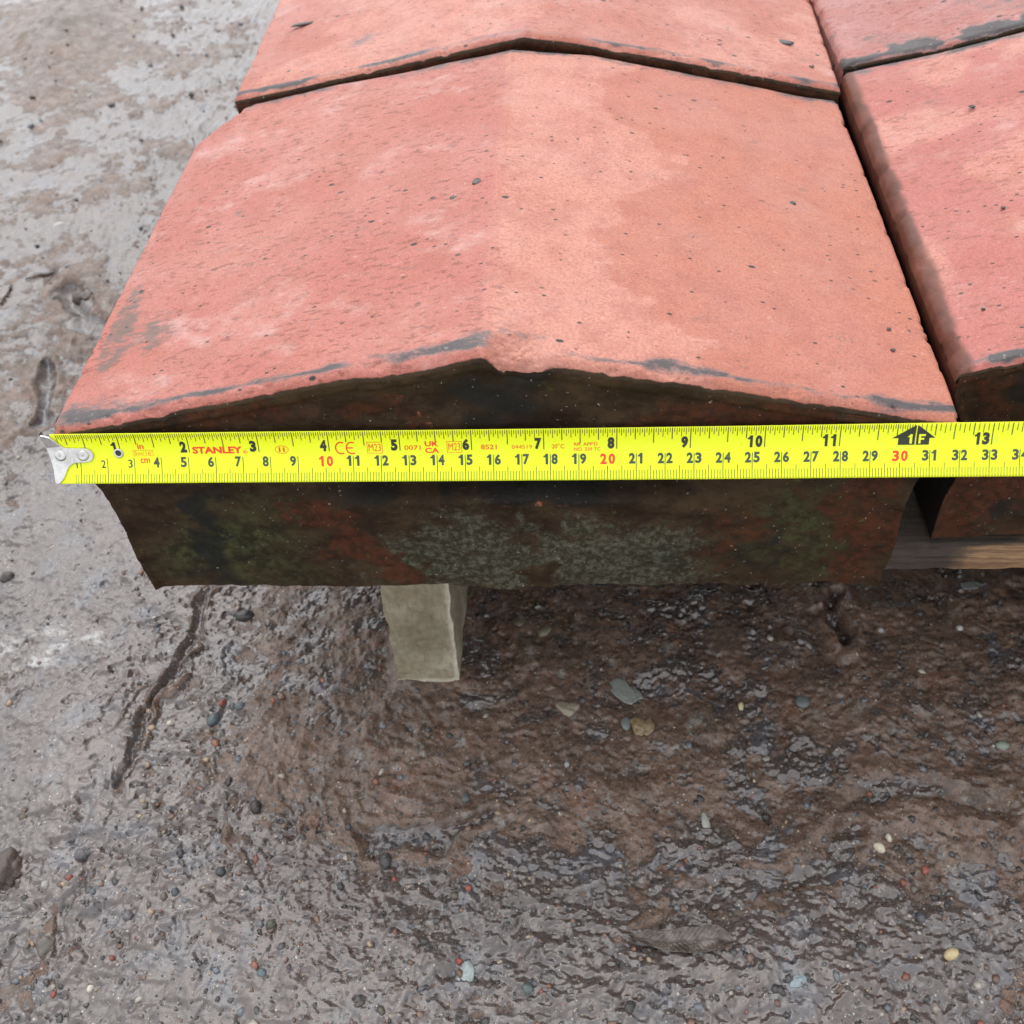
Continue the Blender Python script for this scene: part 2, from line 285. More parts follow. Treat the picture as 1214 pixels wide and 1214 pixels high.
# rut at the left
rut = [gp(*p)[:2] for p in ((252, 690), (238, 745), (205, 800), (172, 850), (158, 885), (128, 930))]
d, pr = seg_dist(x+.75*(fbm(x/2.2, y/2.2, 5, 4)-.5)*2, y, rut); w = (.15+.20*(1-pr)*sstep(0, .15, pr))*(.75+.5*fbm(x/.9, y/.9, 8, 2))
rutm = np.exp(-(d/w)**2)*sstep(0, .1, pr+.02)
mudh = mudh-.5*rutm*(.45+1.1*fbm(x/.5, y/.5, 12, 3))+.30*np.exp(-((d-.42)/.22)**2)*(.2+fbm(x*1.1, y*1.1, 6, 3))
for pts, wd_, dp in (([(222, 770), (175, 815), (138, 872)], .13, -.30), ([(200, 790), (150, 812), (118, 850)], .10, -.25), ([(170, 850), (150, 880), (152, 905)], .10, -.3), ([(215, 800), (185, 850)], .12, -.3), ([(85, 872), (112, 868)], .12, -.2), ([(100, 935), (70, 1120)], .28, .4), ([(250, 960), (232, 1015), (265, 1035)], .35, .35), ([(430, 990), (520, 1000), (590, 960)], .3, .4), ([(330, 1120), (400, 1155)], .3, .4),
                     ([(800, 1160), (760, 1100), (870, 1060), (960, 1040), (1000, 990)], .5, .45), ([(60, 430), (50, 500)], .4, .8), ([(80, 345), (110, 390)], .9, .9), ([(95, 870), (140, 850)], .35, .4),
                     ([(1010, 960), (1100, 935), (1180, 950)], .6, .35), ([(990, 700), (1010, 760)], .35, .7), ([(610, 1095), (590, 1160)], .7, .4)):
    dd, _ = seg_dist(wx, wy, [gp(*p)[:2] for p in pts]); mudh = mudh-dp*np.exp(-(dd/wd_)**2)+dp*.4*np.exp(-((dd-2*wd_)/wd_)**2)
hump = blob(85, 32, 5, 7, .3)+.4*blob(50, 105, 2.5, 3); mudh = mudh+hump*1.7
# the thin slurry standing in the hollows
lvl = -.05+.30*(fbm(x/7, y/7, 71, 3)-.5)*2
lvl = lvl+low*.35+.45*blob(110, 640, 10, 9)+.45*blob(60, 900, 7, 7)+.42*blob(430, 1170, 9, 4.5)+.35*blob(250, 1080, 8, 5)+.55*blob(950, 1140, 5, 3.4)+.30*blob(150, 300, 14, 22)+.18*blob(180, 60, 30, 40)+.3*blob(700, 1190, 5, 4)
lvl = lvl+.28*blob(620, 1050, 3.2, 4)+.2*blob(1140, 1110, 4, 3)+.18
brown = np.clip(blob(860, 800, 16, 7)+blob(1000, 950, 14, 4)+.8*blob(620, 890, 5, 4), 0, 1.2)
lvl = lvl-.22*brown-.35*blob(575, 1140, 2.2, 3.5)-.35*blob(450, 900, 3.4, 5)-.4*hump
lvl = lvl+.62*(fbm(wx/1.3, wy/1.15, 73, 5, .60)-.5)*(1-.5*calm)*(1+1.3*np.clip(brown, 0, 1))-.35*rutm
film = np.clip((lvl-mudh+.30)/.66, 0, 1)
flat_h = lvl+.05*(fbm(x/2.2, y/2.2, 81, 3)-.5)+(.28+.30*farf)*(mudh-lvl)*(1-.6*calm)+(.07*sml+.05*grit+.14*sstep(.60, .76, fbm(x/.8, y/.55, 95, 3))-.13*sstep(.60, .74, fbm(x/.6, y/.5, 97, 3)))*(1-.75*calm)
k = sstep(-.02, .16, lvl-mudh); H = mudh*(1-k)+flat_h*k
rim = np.exp(-((lvl-mudh)/.05)**2)*.06; H = H+rim
# small craters left by drips
dr = fbm(x/.35, y/.35, 85, 1); H = H-.07*sstep(.80, .92, dr)*near
H = H-np.median(H[near > .9])*1.0
H = H*near-.15
chalk = np.clip(blob(75, 770, 3, 2)+.8*blob(295, 825, 1.6, 1.1)+.8*blob(20, 790, 2.5, 2)+.6*blob(90, 845, 1.5, 1.2)+.5*blob(560, 1175, 1, 1), 0, 1)*sstep(.38, .78, fbm(x/1.6, y/1.0, 88, 6, .65))*1.1
tilt = np.zeros_like(x)
gV = np.stack([x, y, H+G], 1)
ground = mesh_np('ground', gV, gridF(len(gx), len(gy)), M['mud'], attrs=dict(film=film, hump=np.clip(hump, 0, 1), chalk=chalk))
tag(ground, kind='structure', label='wet brown mud with grey slurry standing in its hollows')
HG = (H+G).reshape(len(gy), len(gx))
def gh(px, py):
    i = np.clip(np.searchsorted(gx, px)-1, 0, len(gx)-2); j = np.clip(np.searchsorted(gy, py)-1, 0, len(gy)-2); return HG[j, i]

# ------------------------------------------------------------------ gravel
def ico():
    import bmesh
    bm = bmesh.new(); bmesh.ops.create_icosphere(bm, subdivisions=2, radius=1); v = np.array([q.co[:] for q in bm.verts]); f = np.array([[q.index for q in p.verts] for p in bm.faces]); bm.free(); return v, f
IV, IF = ico()
bm1 = None
def ico1():
    import bmesh
    bm = bmesh.new(); bmesh.ops.create_icosphere(bm, subdivisions=1, radius=1); v = np.array([q.co[:] for q in bm.verts]); f = np.array([[q.index for q in p.verts] for p in bm.faces]); bm.free(); return v, f
JV, JF = ico1()
def stone_verts(V, rx, ry, rz, rot, rough=.18, seed=0, ang=0.):
    r = np.random.default_rng(seed); o = r.uniform(-50, 50, 3)
    nn = vn3(V[:, 0]*1.3+o[0], V[:, 1]*1.3+o[1], V[:, 2]*1.3+o[2], seed)+.5*vn3(V[:, 0]*3+o[1], V[:, 1]*3+o[2], V[:, 2]*3+o[0], seed+3)
    P = V*(1+rough*(nn[:, None]-.75)*2)
    if ang:                                                     # broken faces
        for _ in range(5):
            a = r.normal(size=3); a /= np.linalg.norm(a); c = r.uniform(.55, .8); s = P@a; P = P-np.maximum(s-c, 0)[:, None]*a*ang
    P = P*np.array([rx, ry, rz]); ca, sa = math.cos(rot), math.sin(rot)
    return np.stack([P[:, 0]*ca-P[:, 1]*sa, P[:, 0]*sa+P[:, 1]*ca, P[:, 2]], 1)
pal = [((.055, .058, .06), 26), ((.034, .035, .037), 20), ((.10, .085, .07), 22), ((.20, .075, .05), 4), ((.34, .31, .27), 6), ((.16, .10, .075), 20), ((.12, .14, .16), 16), ((.35, .26, .17), 5)]
pc = np.array([p[0] for p in pal]); pw = np.array([p[1] for p in pal], float); pw /= pw.sum()
VV, FF, CC = [], [], []; off = 0; made = 0
while made < 6800:
    px, py = rng.uniform(-20, 1234), rng.uniform(-20, 1234)
    c = gp(px, py)
    if c[1] > 13 and 2 < c[0] < 60: continue
    dens = .25+.55*vn(np.array([c[0]/4]), np.array([c[1]/4]), 5)[0]+.55*math.exp(-((px-300)/200)**2-((py-960)/200)**2)+.2*(py > 1000)
    if px < 160 and py < 1000: dens *= .35
    if rng.uniform() > dens: continue
    dist = np.linalg.norm(c-CAM); r = min(.036*math.exp(abs(rng.normal(0, .78))), .21)*(1 if dist < 55 else dist/55*.9)
    P = stone_verts(JV, r*rng.uniform(.8, 1.35), r*rng.uniform(.7, 1.1), r*rng.uniform(.45, .75), rng.uniform(0, 6.3), .5, made, .95)
    P = P+np.array([c[0], c[1], gh(c[0], c[1])+r*rng.uniform(-.12, .25)])
    VV.append(P); FF.append(JF+off); off += len(P); t = pc[rng.choice(len(pal), p=pw)]*rng.uniform(.7, 1.25); CC.append(np.tile([*t, 1], (len(P), 1))); made += 1
g = mesh_np('gravel', np.concatenate(VV), np.concatenate(FF), M['stone'], colattrs=dict(tint=np.concatenate(CC)))
tag(g, 'fine dark gravel and grit pressed into the wet mud', 'gravel', kind='stuff')

def stone(px, py, wpx, hpx, col, name, label, cat='pebble', rot=0., up=.3, rz=.6, rough=.2, ang=0., mat=None, group='stones lying in the mud', detail=1):
    up = up-.14; wpx *= .88; hpx *= .88; col = tuple(q*.8 for q in col) if max(col) > .3 else col
    if col[0] > .24 and col[1] < .17: col = tuple(q*.62+.01 for q in col); rough = rough+.15; ang = .9
    c = gp(px, py); dist = (CAM-c)@(-R[:, 2])*-1; dist = abs(dist); k = dist/FPX
    rx = wpx*k/2; ry = hpx*k/2/ .86; z = min(rx, ry)*rz*1.2
    V, F = IV, IF
    if detail > 1:
        import bmesh
        bm = bmesh.new(); bmesh.ops.create_icosphere(bm, subdivisions=4, radius=1); V = np.array([q.co[:] for q in bm.verts]); F = np.array([[q.index for q in p.verts] for p in bm.faces]); bm.free()
    P = stone_verts(V, rx, ry, z, rot, rough, int(px*13+py) % 9973, ang); 
    if detail > 1:
        P = P*(1+.12*(vn3(P[:, 0]*4, P[:, 1]*4, P[:, 2]*4, 3)-.5)[:, None]+.06*(vn3(P[:, 0]*11, P[:, 1]*11, P[:, 2]*11, 4)-.5)[:, None])
    zb = gh(c[0], c[1])+z*(up-.30 if rz > .45 else up+.85); ang = max(ang, .55); rough = rough+.13
    o = mesh_np(name, P+np.array([c[0], c[1], zb]), F, mat or M['stone'], colattrs=dict(tint=np.tile([*col, 1], (len(P), 1))), smooth=True)
    # origin at the stone itself
    w = Vector(W3((c[0], c[1], zb))); o.data.transform(Matrix.Translation(-w)); o.location = w
    return tag(o, label, cat, group)
ST = [
 (1128, 1131, 23, 13, (.62, .50, .27), 'pebble', 'smooth pale yellow oval pebble at the lower right of the mud', 'pebble', .45, .8, .8, .06, 0),
 (1043, 1003, 16, 15, (.62, .55, .42), 'pebble', 'larger of two cream chalky pebbles side by side in brown mud', 'pebble', .5, .5, .9, .25, .8),
 (1055, 991, 11, 11, (.60, .55, .44), 'pebble', 'smaller of two cream chalky pebbles side by side in brown mud', 'pebble', .2, .5, .9, .25, .8),
 (457, 1022, 19, 22, (.030, .032, .034), 'pebble', 'round charcoal pebble directly above a small orange one', 'pebble', 0, .4, .8, .12, .5),
 (468, 1043, 9, 9, (.42, .09, .05), 'pebble', 'small orange pebble just below the round charcoal pebble', 'pebble', 0, .5, .9, .12, 0),
 (304, 959, 17, 20, (.014, .014, .015), 'pebble', 'glossy black pebble with a pale smear below left', 'pebble', .3, .6, .9, .12, .5),
 (252, 853, 15, 19, (.06, .085, .10), 'pebble', 'slate blue oval pebble beside the orange crumbs left of the block', 'pebble', -.6, .6, .8, .12, 0),
 (284, 837, 15, 11, (.08, .10, .11), 'pebble', 'flat blue grey pebble nearest the black oval stone', 'pebble', .3, .3, .7, .12, 0),
 (263, 833, 11, 10, (.45, .10, .05), 'brick_crumb', 'rounded orange brick crumb above the slate blue pebble', 'brick crumb', 0, .6, .9, .25, .6),
 (256, 881, 12, 12, (.42, .15, .08), 'brick_crumb', 'knobbly brown orange brick crumb below the slate blue pebble', 'brick crumb', 0, .6, .9, .35, .8),
 (202, 858, 11, 8, (.62, .58, .48), 'stone_chip', 'small cream stone chip just right of the rut', 'stone chip', 0, .6, .9, .3, .8),
 (289, 729, 26, 15, (.020, .024, .030), 'pebble', 'large black oval stone lying by the left end of the tile base', 'pebble', .2, .4, .8, .12, 0),
 (275, 836, 10, 10, (.05, .06, .06), 'pebble', 'dark rounded pebble touching the flat blue grey pebble', 'pebble', 0, .4, .8, .2, 0),
 (10, 1032, 48, 48, (.050, .032, .026), 'mud_clod', 'round dark brown clod cut by the left edge', 'clod', .3, .25, .7, .22, 0),
 (52, 1122, 27, 30, (.11, .10, .085), 'stone', 'wet grey stone at the end of its own furrow, lower left', 'stone', .3, .2, .8, .25, .8),
 (30, 682, 0, 0, None, '', '', '', 0, 0, 0, 0, 0),
 (8, 683, 22, 16, (.030, .026, .024), 'stone', 'dark stone at the left edge below the hook', 'stone', .3, .3, .8, .25, .5),
 (1188, 881, 22, 13, (.20, .24, .19), 'stone_chip', 'glinting pale green chip near the right edge', 'stone chip', .2, .3, .8, .35, .9),
 (1139, 742, 11, 8, (.62, .60, .55), 'pebble', 'small white pebble in dark mud below the pallet board', 'pebble', 0, .6, .8, .15, 0),
 (1044, 746, 9, 8, (.40, .42, .40), 'pebble', 'small pale grey pebble in the shade below the tile corner', 'pebble', 0, .5, .8, .15, 0),
 (952, 831, 20, 17, (.10, .12, .12), 'pebble', 'flat blue grey oval pebble on reddish mud', 'pebble', -.5, .15, .35, .08, 0),
 (879, 835, 9, 12, (.60, .50, .30), 'pebble', 'yellowish white upright pebble in the shaded mud', 'pebble', 0, .6, .9, .2, .6),
 (838, 972, 13, 30, (.42, .44, .40), 'stone_chip', 'long pale shell like chip standing out of the brown mud', 'stone chip', .15, .1, .4, .2, .5),
 (740, 816, 52, 26, (.20, .22, .20), 'stone_chip', 'broad grey green flake pressed flat into the shaded mud', 'stone chip', -.7, -.2, .22, .45, .6),
 (672, 840, 30, 26, (.24, .21, .15), 'stone', 'tan and grey lump right of the timber block', 'stone', .3, .1, .5, .45, .7),
 (742, 856, 15, 18, (.15, .17, .165), 'pebble', 'grey pebble left of the tan ring of clay', 'pebble', 0, .1, .4, .15, 0),
 (762, 860, 26, 24, (.20, .145, .07), 'clay_lump', 'tan curl of clay right of a grey pebble', 'clay lump', .2, .0, .4, .5, 0),
 (552, 1156, 24, 40, (.38, .45, .45), 'stone_chip', 'pale blue rectangular chip flat in the slurry at the bottom', 'stone chip', -.12, -.3, .18, .12, 1),
 (545, 1139, 10, 8, (.50, .09, .05), 'brick_crumb', 'red crumb on the top corner of the pale blue chip', 'brick crumb', 0, .6, .9, .3, .6),
 (555, 1052, 9, 8, (.52, .08, .05), 'brick_crumb', 'bright red crumb alone right of the charcoal pebble', 'brick crumb', 0, .6, .9, .3, .6),
 (944, 1167, 26, 13, (.28, .36, .40), 'stone_chip', 'pale blue sliver in the grey puddle, lower right', 'stone chip', .5, -.2, .3, .2, .9),
 (914, 1146, 0, 0, None, '', '', '', 0, 0, 0, 0, 0),
 (1098, 1029, 11, 10, (.50, .11, .08), 'brick_crumb', 'orange red crumb below the two cream pebbles', 'brick crumb', 0, .6, .9, .3, .6),
 (1072, 1044, 10, 11, (.38, .10, .06), 'brick_crumb', 'dull red crumb lower left of a brighter one at the right', 'brick crumb', 0, .5, .9, .3, .6),
 (1093, 1086, 14, 15, (.05, .06, .075), 'pebble', 'slate grey pebble right of the grey puddle', 'pebble', 0, .3, .8, .2, .5),
 (1044, 1043, 0, 0, None, '', '', '', 0, 0, 0, 0, 0),
 (1021, 1123, 15, 14, (.035, .045, .045), 'pebble', 'dark pebble on the right rim of the grey puddle', 'pebble', 0, .3, .8, .2, .5),
 (918, 1174, 15, 10, (.030, .034, .036), 'pebble', 'dark flat pebble inside the grey puddle beside the pale blue sliver', 'pebble', .2, .3, .8, .2, .5),
 (901, 1148, 10, 12, (.04, .045, .05), 'pebble', 'small dark pebble at the left side of the grey puddle', 'pebble', 0, .3, .8, .2, .5),
 (909, 965, 14, 12, (.010, .010, .010), 'pebble', 'jet black pebble in brown mud with a grey gleam below', 'pebble', 0, .5, .9, .2, .5),
 (746, 1194, 14, 18, (.030, .032, .034), 'pebble', 'black long pebble near the bottom edge left of the puddle', 'pebble', -.4, .3, .8, .2, .5),
 (626, 1173, 15, 13, (.07, .10, .10), 'pebble', 'teal grey pebble right of the pale blue chip', 'pebble', .0, .3, .6, .2, .5),
 (262, 1035, 15, 13, (.022, .030, .034), 'pebble', 'blue black pebble left of centre below the glossy black one', 'pebble', .2, .5, .8, .2, .3),
 (208, 1058, 12, 12, (.04, .055, .065), 'pebble', 'dark pebble with a grey rim under two cream specks', 'pebble', .2, .4, .8, .2, .3),
 (151, 1085, 15, 15, (.11, .11, .12), 'pebble', 'grey marbled pebble below a stack of cream specks', 'pebble', .2, .4, .8, .25, .3),
 (96, 1013, 20, 15, (.085, .085, .095), 'pebble', 'blue grey stone at the end of a dragged groove', 'pebble', .2, .4, .8, .25, .5),
 (105, 1012, 11, 11, (.04, .05, .06), 'pebble', 'dark pebble touching the blue grey stone in the groove', 'pebble', .2, .4, .8, .25, .5),
 (29, 970, 12, 12, (.08, .06, .04), 'pebble', 'olive brown pebble above the round brown clod', 'pebble', 0, .3, .8, .2, 0),
 (83, 1041, 9, 7, (.48, .10, .05), 'brick_crumb', 'orange crumb right of the round brown clod', 'brick crumb', 0, .5, .9, .2, 0),
 (54, 1049, 13, 10, (.36, .36, .34), 'pebble', 'small whitish pebble between the clod and the orange crumb', 'pebble', 0, .3, .8, .2, .6),
 (106, 1171, 10, 9, (.62, .58, .5), 'pebble', 'cream grain on the mauve mud at the lower left', 'pebble', 0, .5, .8, .2, 0),
 (64, 1178, 9, 9, (.45, .08, .05), 'brick_crumb', 'red crumb on the mauve mud at the lower left', 'brick crumb', 0, .5, .8, .2, 0),
 (134, 1137, 9, 9, (.42, .10, .08), 'brick_crumb', 'faded red crumb between cream grain and marbled pebble', 'brick crumb', 0, .5, .8, .2, 0),
 (324, 831, 9, 9, (.50, .14, .08), 'brick_crumb', 'orange crumb alone right of the slate blue pebble', 'brick crumb', 0, .5, .8, .2, 0),
 (645, 745, 24, 18, (.17, .15, .10), 'stone', 'dull tan stone in the shade under the tile, right hand one', 'stone', .7, .1, .5, .4, .6),
 (615, 735, 24, 20, (.11, .09, .055), 'stone', 'brown stone in the shade under the tile, next to a tan one', 'stone', 0, .1, .6, .4, .6),
 (1150, 694, 28, 12, (.17, .19, .18), 'stone_chip', 'pale grey flake under the pallet board', 'stone chip', .1, -.1, .3, .4, .6),
 (70, 266, 22, 12, (.62, .60, .55), 'stone_chip', 'white stone shard far left beside the near tile', 'stone chip', .3, .3, .6, .3, .8),
 (98, 348, 26, 18, (.07, .052, .042), 'mud_clod', 'crumbly dark clod of mud left of the near tile', 'clod', .3, .3, .8, .45, 0),
 (55, 1096, 0, 0, None, '', '', '', 0, 0, 0, 0, 0),
 (672, 905, 8, 8, (.25, .28, .28), 'pebble', 'small grey gleaming pebble in the brown mud mid frame', 'pebble', 0, .5, .8, .2, 0),
 (552, 946, 13, 13, (.06, .08, .08), 'pebble', 'dark green grey pebble left of a gleaming smear of slurry', 'pebble', 0, .4, .8, .2, .4),
 (505, 988, 13, 13, (.035, .04, .05), 'pebble', 'dark pebble above and right of the charcoal pebble', 'pebble', 0, .3, .8, .2, .4),
 (404, 1052, 10, 10, (.02, .022, .025), 'pebble', 'black pebble left of the orange pebble', 'pebble', 0, .4, .8, .2, .4),
 (322, 1098, 16, 14, (.055, .065, .045), 'pebble', 'olive green pebble on the grey slurry left of centre', 'pebble', 0, .4, .8, .25, .4),
 (312, 1155, 16, 12, (.07, .10, .12), 'pebble', 'blue grey flattened pebble on the mauve mud', 'pebble', 0, .3, .6, .25, .4),
 (345, 834, 0, 0, None, '', '', '', 0, 0, 0, 0, 0),
]
for s in ST:
    if not s[2]: continue
    px, py, w_, h_, c_, nm, lb, ct, rot, up, rz, ro, an = s
    stone(px, py, w_, h_, c_, nm, lb, ct, rot, up, rz, ro, an, detail=2 if w_ > 24 else 1, mat=None)

# half buried leaf, lower right
def leaf_mesh(name, pts, wid, label, zoff=.20, curl=.25, mat='leaf', seed=1, stem=True):
    pts = [np.array(gp(*p)[:2]) for p in pts]; nn = 150; m_ = 33
    t = np.linspace(0, 1, nn); seg = t*(len(pts)-1); i = np.minimum(seg.astype(int), len(pts)-2); f = (seg-i)[:, None]
    C = np.array(pts)[i]*(1-f)+np.array(pts)[i+1]*f; T = np.gradient(C, axis=0); T /= np.linalg.norm(T, axis=1)[:, None]; Nn = np.stack([-T[:, 1], T[:, 0]], 1)
    wv = wid*np.sin(np.pi*np.clip(t*.96+.02, 0, 1))**.7*(1+.10*(vn(t*14, t*0, seed)-.5))
    u = np.linspace(-1, 1, m_); V = []; RB = []
    bed = np.array([np.mean([gh(C[a][0]+Nn[a][0]*wv[a]*b, C[a][1]+Nn[a][1]*wv[a]*b) for b in (-.8, -.4, 0, .4, .8)]) for a in range(nn)]); bed = np.convolve(np.pad(bed, 12, 'edge'), np.ones(25)/25, 'valid')
    for sgn, th in ((1, .015), (-1, -.015)):
        for a in range(nn):
            for b in u:
                p = C[a]+Nn[a]*wv[a]*b; z = bed[a]+zoff+curl*abs(b)**1.5*.6+.10*math.sin(t[a]*26+abs(b)*4)*abs(b)*.35+.12*(vn(np.array([p[0]*1.7]), np.array([p[1]*1.7]), 9)[0]-.5)-.07*(abs(b) < .05)+th
                V.append((p[0], p[1], z)); RB.append(.5+.5*math.sin(t[a]*150-abs(b)*14) if abs(b) > .06 else 1.)
    F = np.concatenate([gridF(m_, nn), gridF(m_, nn, nn*m_)[:, ::-1]])
    b0 = [j*m_ for j in range(nn)]; b1 = [j*m_+m_-1 for j in range(nn)]; k_ = nn*m_
    side = [(b0[j], b0[j+1], b0[j+1]+k_, b0[j]+k_) for j in range(nn-1)]+[(b1[j+1], b1[j], b1[j]+k_, b1[j+1]+k_) for j in range(nn-1)]
    F = np.concatenate([F, np.array(side)])
    return tag(mesh_np(name, V, F, M[mat], attrs=dict(rib=RB)), label, 'leaf')
leaf_mesh('leaf', [(748, 1112), (800, 1118), (850, 1116), (868, 1121)], .52, 'large grey brown dead leaf half buried at the left end of the puddle')
def twig(px0, py0, px1, py1, r, label, z=.1, name='twig', zt=None, nseg=10, mat='leaf', thick=None):
    a = gp(px0, py0) if zt is None else gp(px0, py0, zt); b = gp(px1, py1) if zt is None else gp(px1, py1, zt); V = []; k_ = 7
    for i in range(nseg+1):
        t = i/nseg; c = a*(1-t)+b*t; c = c+np.array([0, .12*math.sin(t*7), 0]); zz = (gh(c[0], c[1]) if zt is None else (zt(c) if callable(zt) else zt))+z
        rr = r*(.25+.75*math.sin(math.pi*min(max(t, .06), .94))**.5)
        for q in range(k_):
            an = 2*math.pi*q/k_; V.append((c[0]+rr*.4*math.cos(an)*.3, c[1]+rr*math.cos(an), zz+rr*.8*math.sin(an)))
    F = [(i*k_+q, i*k_+(q+1) % k_, (i+1)*k_+(q+1) % k_, (i+1)*k_+q) for i in range(nseg) for q in range(k_)]
    return mesh_np(name, V, F, M[mat])
tag(twig(0, 358, 12, 338, .22, ''), 'short dark twig end at the left edge above the clod', 'twig')
tag(twig(30, 330, 68, 322, .16, ''), 'thin twig pressed in mud at the far left', 'twig')

# ------------------------------------------------------------------ coping tiles
def polyf(pts):
    pts = np.array(pts, float); return lambda q: np.interp(q, pts[:, 0], pts[:, 1])
def tile(name, label, mat, xl, xr, y0, y1, front, back, zb, step=.09, rf=.42, rb=.3, rs=.3, inset=.8, seed=1, chipper=None, masks=None, shear=(0, 0), stain_amt=1., lipz=2.6):
    xl0, xl1 = xl; xr0, xr1 = xr; ff, fb = polyf(front), polyf(back)
    nu = int((xr0-xl0)/step)
    u = np.linspace(0, 1, nu); e = .02; u = np.unique(np.concatenate([u, np.linspace(0, e, 10), np.linspace(1-e, 1, 10)])); nu = len(u)
    L = y1-y0; nv = int(L/step)
    v = np.unique(np.concatenate([np.linspace(0, 1, nv), np.linspace(0, rf*1.2/L, 14), np.linspace(1-rb*1.3/L, 1, 8)])); nv = len(v)
    U, Vv = np.meshgrid(u, v)
    XL = xl0+(xl1-xl0)*Vv; XR = xr0+(xr1-xr0)*Vv; Xc = XL+(XR-XL)*U; Yc = y0+L*Vv
    uf = xl0+(xr0-xl0)*U; ub = xl1+(xr1-xl1)*U; Zc = ff(uf)*(1-Vv)+fb(ub)*Vv
    def drop(d, r):
        d = np.clip(d, 0, r); return r-np.sqrt(np.maximum(r*r-(r-d)**2, 0))
    Zc = Zc-np.maximum(np.maximum(drop(Yc-y0, rf), drop(y1-Yc, rb)), np.maximum(drop(Xc-XL, rs), drop(XR-Xc, rs)))
    dfront = Yc-y0; dedge = np.minimum(Xc-XL, XR-Xc)
    top = np.stack([Xc.ravel(), Yc.ravel(), Zc.ravel()], 1)
    # front, back and side faces
    nt_ = int(8.5/step*.9); t = np.linspace(0, 1, nt_)
    def insetf(z): return inset*sstep(.6, -lipz, z)+.06*np.sin(z*1.3)
    def face(row, y_of, sgn):
        zt = Zc[row]; Ut, Tt = np.meshgrid(u, t); Z = zt[None, :]*(1-Tt)+zb*Tt
        a = Xc[row][0]; b = Xc[row][-1]; ins = insetf(Z)
        Xx = (a+ins)+((b-a)-2*ins)*Ut; depth = (zt[None, :]-Z)
        yo = .16*sstep(.30, .42, depth)-.05*np.exp(-((depth-.36)/.06)**2); yo = yo*sstep(0, .012, Ut)*sstep(1, .988, Ut)
        Yy = y_of+sgn*yo; return np.stack([Xx.ravel(), Yy.ravel(), Z.ravel()], 1), depth.ravel()
    Ff, depF = face(0, y0, 1); Fb, _ = face(nv-1, y1, -1)
    def side(col, sgn):
        zt = Zc[:, col]; Vt, Tt = np.meshgrid(v, t); Z = zt[None, :]*(1-Tt)+zb*Tt; Xx = Xc[:, col][None, :]+sgn*insetf(Z)
        return np.stack([Xx.ravel(), (y0+L*Vt).ravel(), Z.ravel()], 1)
    Sl = side(0, 1); Sr = side(nu-1, -1)
    bt = np.array([[xl0+inset+.3, y0+1.2, zb+.35], [xr0-inset-.3, y0+1.2, zb+.35], [xl1+inset+.3, y1-.5, zb+.35], [xr1-inset-.3, y1-.5, zb+.35]])
    nT = nu*nv; nF = nu*nt_; nS = nv*nt_
    P = np.concatenate([top, Ff, Fb, Sl, Sr]); part = np.concatenate([np.zeros(nT), np.ones(nF), np.full(nF, 2), np.full(nS, 3), np.full(nS, 3)])
    F = np.concatenate([gridF(nu, nv), gridF(nu, nt_, nT)[:, ::-1], gridF(nu, nt_, nT+nF), gridF(nv, nt_, nT+2*nF), gridF(nv, nt_, nT+2*nF+nS)[:, ::-1]])
    # weld shared borders
    key = np.round(P*400).astype(np.int64); key = key[:, 0]*10**12+key[:, 1]*10**6+key[:, 2]; _, first, inv = np.unique(key, return_index=True, return_inverse=True)
    P = P[first]; part = part[first]; F = inv.reshape(-1)[F]
    good = (F[:, 0] != F[:, 2]) & (F[:, 1] != F[:, 3]) & (F[:, 0] != F[:, 1]) & (F[:, 2] != F[:, 3]) & (F[:, 1] != F[:, 2]) & (F[:, 0] != F[:, 3]); F = F[good]
    x, y, z = P[:, 0], P[:, 1], P[:, 2]; P0 = P.copy()
    tt = (y-y0)/L; xL = xl0+(xl1-xl0)*tt; xR = xr0+(xr1-xr0)*tt; ztop = ff(x)*(1-tt)+fb(x)*tt
    dtop = ztop-z; dfr = y-y0; dbk = y1-y; dsd = np.minimum(x-xL, xR-x)
    for a in range(3):
        s_ = seed*100+a*10
        q = .05*(vn3(x*.5, y*.5, z*.5, s_)-.5)+.016*(vn3(x*1.9, y*1.9, z*1.9, s_+1)-.5)+.008*(vn3(x*5, y*5, z*5, s_+2)-.5)
        P[:, a] = P0[:, a]+q*(1.5 if a == 1 else .9)
    # rougher broken surface on the vertical faces
    fm = sstep(.25, .9, dtop); rg = fbm(x*1.1, z*1.6, seed+5, 4)-.5
    P[:, 1] += np.where(part == 1, -.22*rg*fm, 0)
    # nibbled arrises
    nb = sstep(.62, .80, fbm(x*1.3, y*1.3+z, seed+9, 3)); edge = np.exp(-((np.minimum(dfr, dsd))/.45)**2)*np.exp(-(dtop/.7)**2)
    P[:, 2] -= .11*nb*edge*(.4+.9*fbm(x*4, y*4+z, seed+10, 2))
    eb = np.exp(-((z-zb)/.35)**2); P[:, 2] += eb*(-.10+.16*(fbm(x*.9, y*.9, seed+13, 3)-.5)+.14*sstep(.60, .75, fbm(x*.5, y*.5, seed+14, 2)))
    # nibbles along the long sides
    sn = sstep(.56, .72, fbm(y*1.2+7, y*0+seed, seed+17, 3)); se = np.exp(-(dsd/.3)**2)*np.exp(-(dtop/.8)**2)*(1-sstep(.2, 0, dfr))
    P[:, 0] += np.where(x > (xL+xR)/2, -1, 1)*.12*sn*se*(.4+fbm(y*3.5, x*0, seed+18, 2))
    if chipper: chipper(P, P0, dtop, dfr)
    # colour masks
    A = {}
    A['face'] = np.where(part == 0, sstep(rf*.55, .0, dfr)*sstep(rf*.2, rf*.9, dtop), np.where(part == 3, sstep(.9, 2.2, dtop)*.75, 1.))
